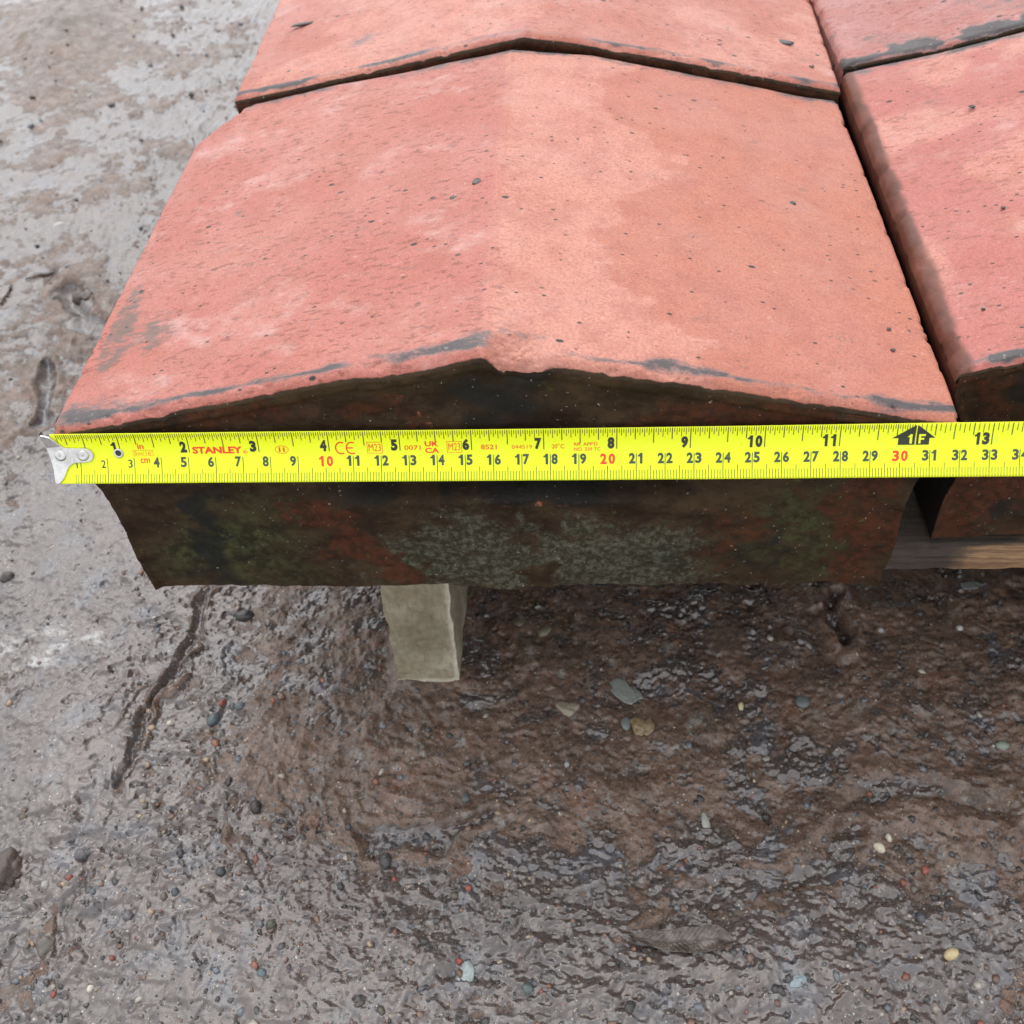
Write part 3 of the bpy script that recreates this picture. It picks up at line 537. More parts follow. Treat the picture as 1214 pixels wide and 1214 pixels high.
    A['stain'] = .74*stain_amt*(part == 0)*(.50*np.exp(-((dfr-rf*.95-.10*(fbm(x*1.1, y*0, seed+27, 3)-.5)*2)/.16)**2)*(1-.5*np.exp(-((dtop-.5)/.2)**2))+.95*np.exp(-((dfr-rf*1.35-.30*(fbm(x*.45, y*0, seed+25, 3)-.5)*2)/(.12+.32*fbm(x*.5+5, y*0, seed+26, 2)))**2)*(.38+.75*sstep(.3, .65, fbm(x*.3+seed, y*.6, seed+21, 3)))+1.15*np.exp(-(dbk/.75)**2)*(.6+.7*fbm(x*.3, y, seed+23, 2))+.3*np.exp(-(dsd/.5)**2)*sstep(.4, .6, fbm(x, y*.4, seed+24, 3)))
    A['stain'] = A['stain']+np.where(part == 1, .8*sstep(.5, .1, dtop)*sstep(.5, .6, fbm(x*1.5, y, seed, 2)), 0)
    mid_ = (xL+xR)/2
    A['warm'] = sstep(-.15, .15, x-mid_)
    A['pale'] = np.zeros(len(x)); A['fleck'] = sstep(2, -1.5, x-mid_)
    A['moss'] = (part >= 1)*sstep(.42, .62, fbm(x*.35, z*.3, seed+31, 3)); A['lime'] = np.zeros(len(x)); A['rust'] = (part >= 1)*(.05+.5*sstep(.45, .7, fbm(x*.4+9, z*.5, seed+33, 3)))
    A['black'] = (part >= 1)*(.25+.5*sstep(.45, .7, fbm(x*.45, z*.35+4, seed+35, 3))); A['raw'] = np.zeros(len(x))
    A['rust'] = A['rust']+(part == 3)*.8*sstep(4.5, 1.5, dtop); A['black'] = A['black']+(part == 3)*1.0*sstep(2, 4.5, dtop)  # sides blackened downwards, painting in the shade of the gaps between tiles
    A['side'] = (part == 0)*sstep(rs*1.35, rs*.5, dsd+.35*(fbm(x*1.2, y*.8, seed+61, 3)-.5))*(rs > .5); A['side'] = A['side']+(part == 3)*(rs > .5)*1.; A['scuff'] = np.zeros(len(x))
    if masks: masks(A, x, y, z, part, dtop, dfr, mid_)
    o = mesh_np(name, P, F, M[mat], attrs=A)
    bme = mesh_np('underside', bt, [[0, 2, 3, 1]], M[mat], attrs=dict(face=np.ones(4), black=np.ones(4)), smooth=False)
    # fold the underside into the same brick
    bpy.ops.object.select_all(action='DESELECT'); bme.select_set(True); o.select_set(True); bpy.context.view_layer.objects.active = o; bpy.ops.object.join()
    c = Vector(W3((xl0+(xr0-xl0)/2, y0+L/2, zb))); o.data.transform(Matrix.Translation(-c)); o.location = c
    return tag(o, label, 'coping tile', 'pink clay coping tiles stacked on the pallet')

def g2(x, z, cx, cz, rx, rz): return np.exp(-((x-cx)/rx)**2-((z-cz)/rz)**2)
def chip1(P, P0, dtop, dfr):
    x, y, z = P0[:, 0], P0[:, 1], P0[:, 2]; nz = fbm(x*2.2, y*2.2, 71, 3)
    # broken ridge end
    b = np.exp(-((x-17.1)/.85)**4)*sstep(1.25, .35, dfr+.25*(nz-.5)*2)*sstep(1.2, .5, dtop)
    cr = np.abs(fbm(x*3.1, y*3.1, 75, 2)-.5); P[:, 2] -= .30*b*(.6+.6*nz)+.10*b*sstep(.08, .02, cr)+.05*b*sstep(.52, .58, nz); P[:, 1] += .10*b
    b = np.exp(-((x-13.4)/1.5)**4)*sstep(.75, .2, dfr)*sstep(1.2, .5, dtop); P[:, 2] -= .14*b*(.5+nz)
    # broken back left corner
    b = sstep(3.0, .2, (x-.5)+(22.9-y)*1.0+.8*(nz-.5)); P[:, 2] -= 1.0*b*sstep(2.5, 0, dtop); P[:, 0] += .5*b
    # worn hollow across the front face under the tape
    zr = z+.5*(fbm(x*.7, x*0, 83, 3)-.5); h = np.exp(-((x-16.8)/6.6)**8)*sstep(-3.15, -2.65, zr)*sstep(-.7, -1.3, zr); P[:, 1] += 1.3*h*(.7+.5*nz)*(dtop > .5)
    b = g2(x, z, 15.9, -8.05, 1.7, .5)*sstep(2, 4, dtop); P[:, 2] -= .22*b
    b = g2(x, z, 23.2, -3.6, .9, .35)*sstep(2, 3, dtop); P[:, 1] -= .25*b
    b = sstep(.8, .2, dfr)*np.exp(-((x-31.6)/.4)**2); P[:, 2] += .02*b
def masks1(A, x, y, z, part, dtop, dfr, mid_):
    f = (part == 1); ns = fbm(x*.8, y*.8, 201, 4); x_, z_ = x, z
    xw = x+2.2*(fbm(x*.45, z*.6, 230, 4, .6)-.5)*2; zw = z+1.6*(fbm(x*.5+30, z*.6, 231, 4, .6)-.5)*2
    bx = 21.5+1.8*np.sin(y*.55+1.0)+5.0*(fbm(y*.22+3, x*.06, 207, 3)-.5)*2-.10*(y-12)
    edge_ = bx-x+1.3*(ns-.5)*2
    A['pale'] = (part == 0)*sstep(-.35, .40, edge_)*sstep(0, .25, x-mid_)*.9+(part == 0)*.35*sstep(.5, .7, fbm(x*.12, y*.2, 212, 3))*(x < mid_)
    A['pale'] = A['pale']+(part == 0)*.9*np.exp(-((x-mid_+.1)/.22)**2)*.5
    A['moss'] = f*np.clip(g2(xw, zw, 6.2, -5.3, 3.2, 4.0)*.9+g2(xw, zw, 27.5, -5.0, 2.6, 4)*.9+g2(xw, zw, 3.0, -6, 1.6, 2)*.7+g2(xw, zw, 21, -7.6, 4, .9)*.6+g2(xw, zw, 12.5, -6.8, 1.5, 1.6)*.8, 0, 1)
    A['lime'] = f*np.clip(g2(xw, zw, 17.3, -6.3, 6.0, 2.6)*1.3*sstep(.12, .48, fbm(x*.6, z*.8, 205, 4))+g2(xw, zw, 11.8, -6.6, 1.5, 1.3)*.7+g2(xw, zw, 22.3, -6.6, 2, 1.5)*.25, 0, 1)
    dg = (xw-(8.3+(-zw-3.0)*.75))/1.1
    A['rust'] = f*np.clip(1.05*np.exp(-dg**2)*sstep(-2.2, -3.6, z)*sstep(-9.5, -7.5, z)+.8*g2(xw, zw, 24.5, 1, 5, 1.6)+.9*g2(xw, zw, 29.6, -4.5, 1.6, 5)+.55*g2(xw, zw, 25, -5.5, 2.5, 3.5)+.75*g2(xw, zw, 12.4, 1.6, 1.4, .8)+.5*g2(xw, zw, 5, 0.9, 4, .6), 0, 1.1)
    A['black'] = f*np.clip(.95*g2(xw, zw, 4.6, -5.5, .95, 5)+.9*g2(xw, zw, 16.5, 1.8, 3.2, 1.6)+1.35*g2(x, zw, 16, -2.2, 7, 1.3)+.7*g2(xw, zw, 22.0, -7.2, 1.2, 1.0)+.8*g2(xw, zw, 26.3, -6.6, 1.0, 2.2)+.5*g2(xw, zw, 1.8, -4, .8, 4), 0, 1)  # includes a dark band that paints shade into the hollow under the tape
    A['raw'] = f*np.clip(1.2*g2(xw, zw, 7.3, -4.0+.0, .75, .28)+.0, 0, 1)*(ns > .42)+f*1.0*g2(xw, zw, 23.9, -3.7, .35, .3)+f*.9*g2(xw, zw, 13.2, 1.7, .8, .35)*(ns > .5)+f*.55*np.exp(-((dtop-.33)/.05)**2)*sstep(.45, .6, fbm(x*.8, x*0, 209, 3))
    A['rust'] = A['rust']+f*.9*sstep(.42, .32, dtop)+f*.6*g2(x, z, 8, 2, 3, 1); A['raw'] = A['raw']*.6+f*.75*g2(x, z, 16.5, -3.25, 5.5, .22)*sstep(.5, .62, fbm(x*2, z*3, 222, 3))
    b = np.exp(-((x-17.2)/1.0)**4)*sstep(1.1, .5, dfr)*(part == 0); A['stain'] = A['stain']*(1-b)+.45*np.exp(-((x-17)/1.9)**4)*np.exp(-((dfr-1.15)/.35)**2)*(.3+1.1*ns)*(part == 0)
    A['face'] = A['face']*(1-b*.7)
    A['scuff'] = (part == 0)*np.clip(g2(x, y, 3.2, 4.6, 1.8, 2.6)+g2(x, y, 1.3, 6, .7, 5)+.9*g2(x, y, 4.6, 12.3, .9, .7)+.8*g2(x, y, 6, 8, 2, 1.4)+.7*g2(x, y, 12.5, 1.5, 3.5, 1.0)+.75*g2(x, y, 23.5, 3.3, 1.8, 1.2)+.7*g2(x, y, 28.5, 3, 2.5, 2)+.6*g2(x, y, 21.5, 7.0, 2, 1)+.7*g2(x, y, 30.5, 9, 1.2, 4)+.5*g2(x, y, 11, 14.5, 1.5, 1.5), 0, 1)
    A['stain'] = A['stain']+(part == 0)*(.75*g2(x, y, 1.6, .7, 1.6, .8)+.25*g2(x, y, 2.8, 5.0, 1.2, 2.5)*sstep(.5, .62, ns)+.3*g2(x, y, 28, 4, 3, 3)*sstep(.56, .66, ns)+.3*g2(x, y, 30.5, 9, 1.2, 5)*sstep(.52, .66, ns))
tile('coping_tile', 'nearest and only fully seen pink tile, behind the yellow tape', 't1', (.40, .46), (31.85, 31.85), 0, 22.9,
     [(.4, .98), (3.2, 1.55), (8.1, 2.62), (11.1, 3.28), (14, 3.78), (16.15, 4.16), (17.8, 3.84), (19.5, 3.48), (22.2, 2.95), (25.1, 2.33), (28, 1.72), (30.2, 1.2), (31.85, .90)],
     [(.46, 1.05), (2.6, 1.72), (7.5, 2.62), (10.9, 3.10), (16.05, 4.0), (19.8, 3.58), (23.9, 2.66), (30.3, 1.14), (31.85, .9)], -8.08, .085, seed=3, chipper=chip1, masks=masks1, rs=.22)
def masks2(A, x, y, z, part, dtop, dfr, mid_):
    ns = fbm(x*.7, y*.7, 301, 4)
    A['pale'] = (part == 0)*.8*sstep(.48, .6, fbm(x*.16, y*.2, 302, 3)); A['stain'] = A['stain']+(part == 0)*(.7*g2(x, y, 8.3, 27, 1.5, .9)*sstep(.45, .6, ns)+.3*g2(x, y, 16, 32, 2, 2)*sstep(.5, .6, ns))
    A['fleck'] = .5+0*x
    A['face'] = np.where(part == 1, 1., A['face']); A['raw'] = (part == 1)*.12; A['rust'] = (part == 1)*1.2; A['face'] = A['face']; A['black'] *= .3; A['moss'] *= .2
tile('coping_tile', 'pink tile directly behind the measured one, with a dark husk on its left slope', 't2', (1.9, 1.3), (32.05, 32.6), 23.35, 46.2,
     [(1.9, 1.85), (2.2, 1.90), (10.9, 3.42), (16.65, 4.47), (19.86, 3.91), (23.95, 3.03), (30.3, 1.6), (32.05, 1.2)], [(1.3, 1.5), (17, 4.6), (32.6, 1.3)], -7.8, .13, rf=.35, seed=5, masks=masks2, rs=.25)
def masks3(A, x, y, z, part, dtop, dfr, mid_):
    ns = fbm(x*.7, y*.7, 401, 4)
    A['pale'] = (part == 0)*.75*sstep(.50, .62, fbm(x*.2, y*.22, 402, 3)); A['fleck'] = .6+0*x; A['stain'] = A['stain']+(part == 0)*.8*np.exp(-((dfr-.28)/.22)**2)*(x > 33.2); A['scuff'] = (part == 0)*(.85*g2(x, y, 35.5, 20, 1.5, 1.6)+.7*g2(x, y, 36.5, 12, 3, 2)+.8*g2(x, y, 39, 6, 2, 3))
    A['stain'] = A['stain']+(part == 0)*(.45*g2(x, y, 36, 21, 2, 1)*sstep(.5, .62, ns)+.4*g2(x, y, 40, 14, 2, 2)*sstep(.55, .66, ns))
    A['rust'] = A['rust']+(part == 1)*.45; A['moss'] = A['moss']*.3
tile('coping_tile', 'rose coloured tile at the right, set back from the measured one', 't3', (32.2, 32.35), (63.4, 63.6), 2.15, 24.85,
     [(32.2, 1.15), (34.25, 1.75), (40, 3.1), (48, 4.9), (56, 3.0), (63.4, 1.2)], [(32.35, 1.35), (36.4, 2.1), (40.6, 3.05), (48, 4.9), (56, 3.0), (63.6, 1.3)], -7.75, .11, rf=.3, rb=.25, rs=.52, inset=1.3, seed=7, masks=masks3)
def masks4(A, x, y, z, part, dtop, dfr, mid_):
    ns = fbm(x*.7, y*.7, 501, 4)
    A['stain'] = A['stain']+(part == 0)*(1.0*np.exp(-((dfr-.6)/.55)**2)*sstep(.3, .45, ns)+.5*sstep(.5, .62, ns)*np.exp(-((dfr-3)/3)**2)); A['fleck'] = .7+0*x
tile('coping_tile', 'dusty greyish pink tile in the far right corner with a stained front edge', 't4', (32.45, 32.1), (63.6, 63.3), 25.35, 48.2,
     [(32.45, 1.5), (36.4, 2.15), (40.7, 3.12), (48, 5.0), (63.6, 1.4)], [(32.1, 1.5), (48, 5), (63.3, 1.4)], -7.7, .14, rf=.3, rs=.35, inset=1.2, seed=9, masks=masks4)

# debris on the tiles
def on_top(px, py, y_hint=None, tileno=1):
    p = gp(px, py, 2.5)
    for _ in range(12):
        if tileno == 1: z = np.interp(p[0], [.4, 16.1, 31.85], [.95, 4.1, .9])
        elif tileno == 2: z = np.interp(p[0], [1.5, 16.8, 32.3], [1.7, 4.5, 1.2])
        else: z = np.interp(p[0], [32.2, 48], [1.3, 4.9])
        p = gp(px, py, z)
    return p
def grit_bit(px, py, w_, h_, label, tileno=1, col=(.02, .018, .016), rot=0., name='grit', cat='grit speck'):
    p = on_top(px, py, None, tileno); k_ = abs((p-CAM)@R[:, 2])/FPX if False else np.linalg.norm(p-CAM)/FPX*.93
    P = stone_verts(IV, w_*k_/2, h_*k_/2*1.3, min(w_, h_)*k_*.22, rot, .5, int(px+py), .7)
    z = p[2]+min(w_, h_)*k_*.05
    o = mesh_np(name, P+np.array([p[0], p[1], z]), IF, M['stone'], colattrs=dict(tint=np.tile([*col, 1], (len(P), 1))))
    w = Vector(W3((p[0], p[1], z))); o.data.transform(Matrix.Translation(-w)); o.location = w; return tag(o, label, cat)
grit_bit(364, 28, 34, 7, 'dark brown seed husk on the far tile, left slope', 2, (.035, .022, .018), .35, 'seed_husk', 'husk')
grit_bit(344, 85, 7, 5, 'black speck below the seed husk on the far tile', 2)
grit_bit(929, 50, 20, 9, 'dark grey flake on the right slope of the far tile', 2, (.05, .05, .05), -.4, 'flake', 'flake')
grit_bit(963, 79, 6, 5, 'black speck close to the right edge of the far tile', 2)
grit_bit(565, 216, 13, 9, 'dark smudge of grit just left of the ridge line, upper one', 1, (.05, .045, .04), .3)
grit_bit(539, 234, 16, 7, 'dark smudge of grit just left of the ridge line, lower one', 1, (.05, .045, .04), .3)
for px, py, w_, lb in ((737, 230, 7, 'black grain upper middle of the right slope'), (939, 241, 9, 'black comma shaped grain near the upper right side'), (927, 348, 7, 'black grain low on the right slope'),
                       (913, 307, 5, 'small black grain right of centre on the right slope'), (694, 201, 5, 'small black grain near the top of the right slope'), (1060, 481, 6, 'dark grain at the lower right corner of the near tile'),
                       (1059, 415, 6, 'upper of two dark grains by the right edge'), (319, 348, 4, 'tiny black dot in the middle of the left slope'), (402, 406, 8, 'dark fleck near the front edge on the left slope'), (1054, 390, 6, 'dark grain by the chipped right edge')):
    grit_bit(px, py, w_, w_*.75, lb)
for px, py, w_, lb in ((1152, 126, 8, 'black grain on the rose tile near its back edge'), (1189, 246, 6, 'black grain on the rose tile mid slope'), (1166, 366, 6, 'black grain on the rose tile near its front')):
    grit_bit(px, py, w_, w_*.7, lb, 3)

# ------------------------------------------------------------------ pallet
def board(name, x0, x1, y0, y1, z0, z1, mat, parent, seed=0, lean=0., attr='grey', afn=None, n_=(60, 10, 6), label=None):
    import bmesh
    nx, ny, nz = n_; V = []; F = []; idx = {}
    def vid(i, j, k_):
        if (i, j, k_) not in idx: idx[(i, j, k_)] = len(V); V.append((i/nx, j/ny, k_/nz))
        return idx[(i, j, k_)]
    for i in range(nx):
        for j in range(ny): F.append((vid(i, j, nz), vid(i+1, j, nz), vid(i+1, j+1, nz), vid(i, j+1, nz))); F.append((vid(i, j, 0), vid(i, j+1, 0), vid(i+1, j+1, 0), vid(i+1, j, 0)))
        for k_ in range(nz): F.append((vid(i, 0, k_), vid(i+1, 0, k_), vid(i+1, 0, k_+1), vid(i, 0, k_+1))); F.append((vid(i, ny, k_), vid(i, ny, k_+1), vid(i+1, ny, k_+1), vid(i+1, ny, k_)))
    for j in range(ny):
        for k_ in range(nz): F.append((vid(0, j, k_), vid(0, j, k_+1), vid(0, j+1, k_+1), vid(0, j+1, k_))); F.append((vid(nx, j, k_), vid(nx, j+1, k_), vid(nx, j+1, k_+1), vid(nx, j, k_+1)))
    q = np.array(V); P = np.stack([x0+(x1-x0)*q[:, 0], y0+(y1-y0)*q[:, 1], z0+(z1-z0)*q[:, 2]], 1)
    P[:, 0] += lean*(1-q[:, 2]); 
    ja = 1.8 if name == 'bearer' else 1.
    for a in range(3): P[:, a] += .10*ja*(vn3(P[:, 0]*.6+seed, P[:, 1]*.6, P[:, 2]*.9, seed+a)-.5)+.08*(vn3(P[:, 0]*2.4+seed, P[:, 1]*2.4, P[:, 2]*3, seed+a+5)-.5)
    A = {attr: afn(P) if afn else np.full(len(P), .35)}
    o = mesh_np(name, P, F, M[mat], attrs=A, parent=parent, smooth=False)
    if label: o['label'] = label
    return o
pal_ = empty('wooden_pallet', (35, 25, G), 'low timber pallet carrying the pink tiles over the mud', 'pallet')
board('deck_board', 3, 70, 2.3, 11.5, -9.95, -8.16, 'wood', pal_, 1, n_=(420, 10, 10), afn=lambda P: sstep(37.5, 33, P[:, 0])+.6*sstep(-8.5, -8.2, P[:, 2]), label='front board, darker at its left end and top')  # mask darkens the board towards its left end and along its top
for i, yy in enumerate((14.5, 27.5, 40)): board('deck_board', 3, 70, yy, yy+9, -9.95, -8.16, 'wood', pal_, 11+i, n_=(60, 6, 3))
board('bearer', 10.05, 13.2, 2.5, 49, G-.5, -9.99, 'leg', pal_, 21, lean=-.35, n_=(16, 240, 50), attr='edge', label='pale damp bearer with a sawn end',
      afn=lambda P: sstep(2.95, 2.4, P[:, 1])*np.clip(sstep(.35, .0, np.abs(P[:, 0]-(13.15-.035*(-9.99-P[:, 2])))) + sstep(G+.55, G+.05, P[:, 2]), 0, 1))
for i, xx in enumerate((48, 66)): board('bearer', xx, xx+3.3, 2.5, 49, G-.5, -9.99, 'leg', pal_, 31+i, n_=(4, 40, 8), attr='edge')

# ------------------------------------------------------------------ measuring tape
TK = .983
tape = empty('measuring_tape', (0, -.7, -.8), 'yellow steel measuring tape stretched across the front of the near tile', 'measuring tape')
TW = 1.9
def tape_base(s):                                   # line of the centimetre scale, measured along the tape
    c = np.stack([.10+s*1.0, -.55+s*.00086, -.8-s*.0041+.0*s], -1); return c
def tape_pt(s, w, lift=0.):
    s = np.asarray(s, float); w = np.asarray(w, float)
    pb = np.radians(np.interp(s, [0, 18, 35, 60], [34, 38, 42, 42])); pt = np.radians(np.interp(s, [0, 18, 35, 60], [86, 82, 70, 66]))
    b = tape_base(s); nst = 12; yy = 0; zz = 0
    # integrate the bowed section from w=.25 to w
    for i in range(nst):
        wm = .25+(w-.25)*(i+.5)/nst; ph = pb+(pt-pb)*np.clip(wm/TW, 0, 1); yy = yy+np.cos(ph)*(w-.25)/nst; zz = zz+np.sin(ph)*(w-.25)/nst
    ph = pb+(pt-pb)*np.clip(w/TW, 0, 1)
    p = b+np.stack([0*s, yy-np.sin(ph)*lift, zz+np.cos(ph)*lift+TZ(s)], -1)
    return CAM+TK*(p-CAM)
def TZ(s): return np.interp(s, [0, 7, 15, 24, 29, 35, 60], [0.02, .02, .0, -.01, .0, .0, .0])
SM = 62.
def strip(w0, w1, s0, s1, lift, ns, nw, name, mat, thick=.02):
    ss = np.linspace(s0, s1, ns); ww = np.linspace(w0, w1, nw); Sg, Wg = np.meshgrid(ss, ww)
    a = tape_pt(Sg.ravel(), Wg.ravel(), lift); b = tape_pt(Sg.ravel(), Wg.ravel(), lift-thick); k_ = len(a)
    F = [gridF(ns, nw), gridF(ns, nw, k_)[:, ::-1]]
    e0 = np.arange(ns-1); F.append(np.stack([e0+k_, e0+1+k_, e0+1, e0], 1)); t0 = (nw-1)*ns; F.append(np.stack([t0+e0, t0+e0+1, t0+e0+1+k_, t0+e0+k_], 1))
    c0 = np.arange(nw-1)*ns; F.append(np.stack([c0, c0+ns, c0+ns+k_, c0+k_], 1)); c1 = c0+ns-1; F.append(np.stack([c1+k_, c1+ns+k_, c1+ns, c1], 1))
    return mesh_np(name, np.concatenate([a, b]), np.concatenate(F), M[mat], parent=tape)
strip(0, TW, .12, SM, 0, 700, 21, 'blade', 'yellow')
class Print:
    def __init__(s): s.V = []; s.F = []; s.n = 0
    def quad(s, s0, w0, s1, w1, slant=0., lift=.004):
        nw = max(2, int(abs(w1-w0)/.12)+2); ww = np.linspace(w0, w1, nw); P = []
        for w_ in ww: P += [(s0, w_), (s1, w_)]
        P = np.array(P); s.V.append(tape_pt(P[:, 0], P[:, 1], lift))
        for i in range(nw-1): a = s.n+2*i; s.F.append((a, a+1, a+3, a+2))
        s.n += len(P)
    def poly(s, pts, lift=.004):
        P = np.array(pts); s.V.append(tape_pt(P[:, 0], P[:, 1], lift)); i = s.n; s.n += len(P); s.F.append(tuple(range(i, i+len(P))))
    def tris(s, P, F, lift=.004):
        s.V.append(tape_pt(P[:, 0], P[:, 1], lift)); s.F += [tuple(q+s.n for q in f) for f in F]; s.n += len(P)
    def build(s, name, mat, label=None):
        V = np.concatenate(s.V); me = bpy.data.meshes.new(name); V = V.copy(); V[:, 2] -= G; V *= S
        me.from_pydata(V.tolist(), [], s.F); me.materials.append(M[mat]); o = bpy.data.objects.new(name, me); sc.collection.objects.link(o)
        o.parent = tape; o.matrix_parent_inverse = tape.matrix_world.inverted()
        if label: o['label'] = label
        return o
_tc = {}
def glyphs(txt, bold, spacing=1.0):
    key = (txt, bold, spacing)
    if key in _tc: return _tc[key]
    cu = bpy.data.curves.new('lettering', 'FONT'); cu.body = txt; cu.offset = bold; cu.resolution_u = 3; cu.space_character = spacing; cu.fill_mode = 'FRONT'
    o = bpy.data.objects.new('lettering', cu); sc.collection.objects.link(o); bpy.context.view_layer.update()
    me = bpy.data.meshes.new_from_object(o.evaluated_get(bpy.context.evaluated_depsgraph_get()))
    P = np.array([v.co[:2] for v in me.vertices]); F = [tuple(p.vertices) for p in me.polygons]
    bpy.data.objects.remove(o); bpy.data.curves.remove(cu); bpy.data.meshes.remove(me)
    _tc[key] = (P, F); return _tc[key]
def text(pr, txt, s0, s1, w0, w1, bold=.02, lift=.005, spacing=1.0, italic=0.):
    P, F = glyphs(txt, bold, spacing); mn = P.min(0); mx = P.max(0); Q = (P-mn)/(mx-mn)
    X_ = s0+(s1-s0)*Q[:, 0]+italic*(w1-w0)*(Q[:, 1]-.5); pr.tris(np.stack([X_, w0+(w1-w0)*Q[:, 1]], 1), F, lift)
ink, ink2, fine, red, yel = Print(), Print(), Print(), Print(), Print()
# centimetre scale
for k_ in range(6, int((SM-1)*10)):
    s_ = k_*.1; c = k_ % 10
    if s_ < .72: continue
    h = .34 if c else (.92 if k_ % 100 else .5)
    if c == 5: h = .50
    if k_ == 10: h = .78
    wd2 = .011 if c else .013
    fine.quad(s_-wd2, .012, s_+wd2, h)
DW = .195
def digit(pr, ch, s0, w0, h, wd_, bold=.045):
    if ch == '1':
        a = s0+wd_*.40; b = s0+wd_*(.80 if bold > .03 else .68)
        pr.quad(a, w0, b, w0+h, lift=.005); pr.poly([(s0+wd_*.05, w0+h*.66), (a+.002, w0+h*.66), (a+.002, w0+h*.96), (s0+wd_*.22, w0+h*.82), (s0+wd_*.05, w0+h*.79)], .0052)
    else: text(pr, ch, s0, s0+wd_, w0, w0+h, bold)
for n_ in range(1, int(SM)-1):
    t = str(n_); h = .38 if n_ > 3 else (.27, .29, .30)[n_-1]; wd_ = .22 if n_ > 3 else .16
    pr = Print()
    if len(t) == 1: digit(pr, t, n_-.07-wd_, .56, h, wd_, .04 if n_ > 3 else .015)
    elif n_ % 10 == 0: digit(pr, t[0], n_-wd_-.035, .55, .38, wd_+.01); digit(pr, t[1], n_+.035, .55, .38, wd_+.01)
    else: digit(pr, t[0], n_-wd_-.035, .56, h, wd_); digit(pr, t[1], n_+.04, .56, h, wd_)
    pr.build('centimetre_figure', 'red' if n_ % 10 == 0 else 'ink2', 'red centimetre figure' if n_ % 10 == 0 else None)
# inch scale
IN = 2.54
q = 0
for k_ in range(2, int(SM/IN*32)):
    s_ = k_*IN/32
    if s_ < .28 or s_ > SM-.2: continue
    if k_ > 12*32 and k_ % 2: continue
    if k_ % 32 == 0: h = .80 if k_ != 384 else 0
    elif k_ % 16 == 0: h = .60
    elif k_ % 8 == 0: h = .46
    elif k_ % 4 == 0: h = .37
    elif k_ % 2 == 0: h = .30
    else: h = .20
    if h: (ink if k_ % 8 == 0 else fine).quad(s_-(.016 if k_ % 8 == 0 else .012), TW-h, s_+(.016 if k_ % 8 == 0 else .012), TW-.012)
def inum(t, n_, s_end=None):
    s1 = n_*IN-.07 if s_end is None else s_end; wd_ = .25; w0 = 1.10; pr = Print()
    for i, ch in enumerate(t[::-1]):
        a = s1-wd_*(i+1)-.03*i; digit(pr, ch, a, w0, .44, wd_-.01, .065)
    pr.build('inch_figure', 'ink')
for n_ in range(1, int(SM/IN)):
    if n_ == 12: continue
    inum(str(n_), n_)
# one foot arrow with its figures left yellow
c = 12*IN; ticks_ = ink; ink = Print()
ink.poly([(c-.80, 1.36), (c-.02, 1.36), (c-.02, 1.84)]); ink.poly([(c-.58, 1.12), (c-.02, 1.12), (c-.02, 1.36), (c-.58, 1.36)])
ink.poly([(c+.02, 1.36), (c+.66, 1.36), (c+.02, 1.84)]); ink.poly([(c+.02, 1.12), (c+.46, 1.12), (c+.46, 1.36), (c+.02, 1.36)])
yel.quad(c-.20, 1.17, c-.12, 1.50, lift=.012); yel.poly([(c-.28, 1.40), (c-.19, 1.40), (c-.19, 1.48), (c-.24, 1.44)], .012); yel.quad(c+.10, 1.17, c+.17, 1.50, lift=.012); yel.quad(c+.172, 1.43, c+.32, 1.50, lift=.012); yel.quad(c+.172, 1.30, c+.28, 1.365, lift=.012)
# red printing
def px2s(p): return np.interp(p, [63.5, 95.6, 127.3, 159.6, 191.9, 224.6, 323.5, 355.8, 388.5, 421.3, 454, 487.3, 520, 552.8, 586.2, 618.6, 652, 685.5, 719], [0, 1, 2, 3, 4, 5, 8, 9, 10, 11, 12, 13, 14, 15, 16, 17, 18, 19, 20])
def rt(t, x0, x1, w0, w1, bold=.0, pr=None): text(pr or red, t, px2s(x0), px2s(x1), w0, w1, bold)
def frame(x0, x1, w0, w1, tk=.018):
    a, b = px2s(x0), px2s(x1)
    red.quad(a, w0, b, w0+tk); red.quad(a, w1-tk, b, w1); red.quad(a, w0, a+tk, w1); red.quad(b-tk, w0, b, w1)
def ring(cx, cw, rx, rw, tk, pr, a0=0, a1=360, lift=.005, n_=28):
    P = []; F = []
    for i in range(n_+1):
        a = math.radians(a0+(a1-a0)*i/n_); P += [(cx+rx*math.cos(a), cw+rw*math.sin(a)), (cx+(rx-tk)*math.cos(a), cw+(rw-tk)*math.sin(a))]
    F = [(2*i, 2*i+2, 2*i+3, 2*i+1) for i in range(n_)]; pr.tris(np.array(P), F, lift)
def part(name, label=None):
    global red
    if red.V: red.build(name, 'red', label)
    red = Print()
red = Print()
rt('in', 166, 173.5, 1.25, 1.47, .02); part('unit_word'); rt("5m/16'", 161, 182, 1.035, 1.165, .0); frame(159.5, 183.5, .99, 1.21, .014); part('length_mark'); rt('cm', 167, 178.5, .72, .90, .02); part('unit_word')
rt('STANLEY', 231, 291, 1.05, 1.32, .045); ring(px2s(294.5), 1.10, .075, .075, .016, red); rt('R', 293.2, 295.8, 1.065, 1.13, .02); part('maker_name', 'red block letters')
rt('I I', 334.5, 341.5, 1.09, 1.27, .06); ring(px2s(338), 1.18, .25, .155, .022, red); part('class_mark')
cx = px2s(406); ring(cx+.06, 1.22, .22, .24, .05, red, 60, 300); cx = px2s(419); ring(cx+.05, 1.22, .22, .24, .05, red, 60, 300); red.quad(cx-.15, 1.195, cx+.09, 1.245); part('conformity_mark')
for a, b in ((438.5, 456.5), (532, 549.5)): frame(a, b, 1.01, 1.44); rt('M23', a+1.8, b-1.8, 1.09, 1.37, .0); part('boxed_mark')
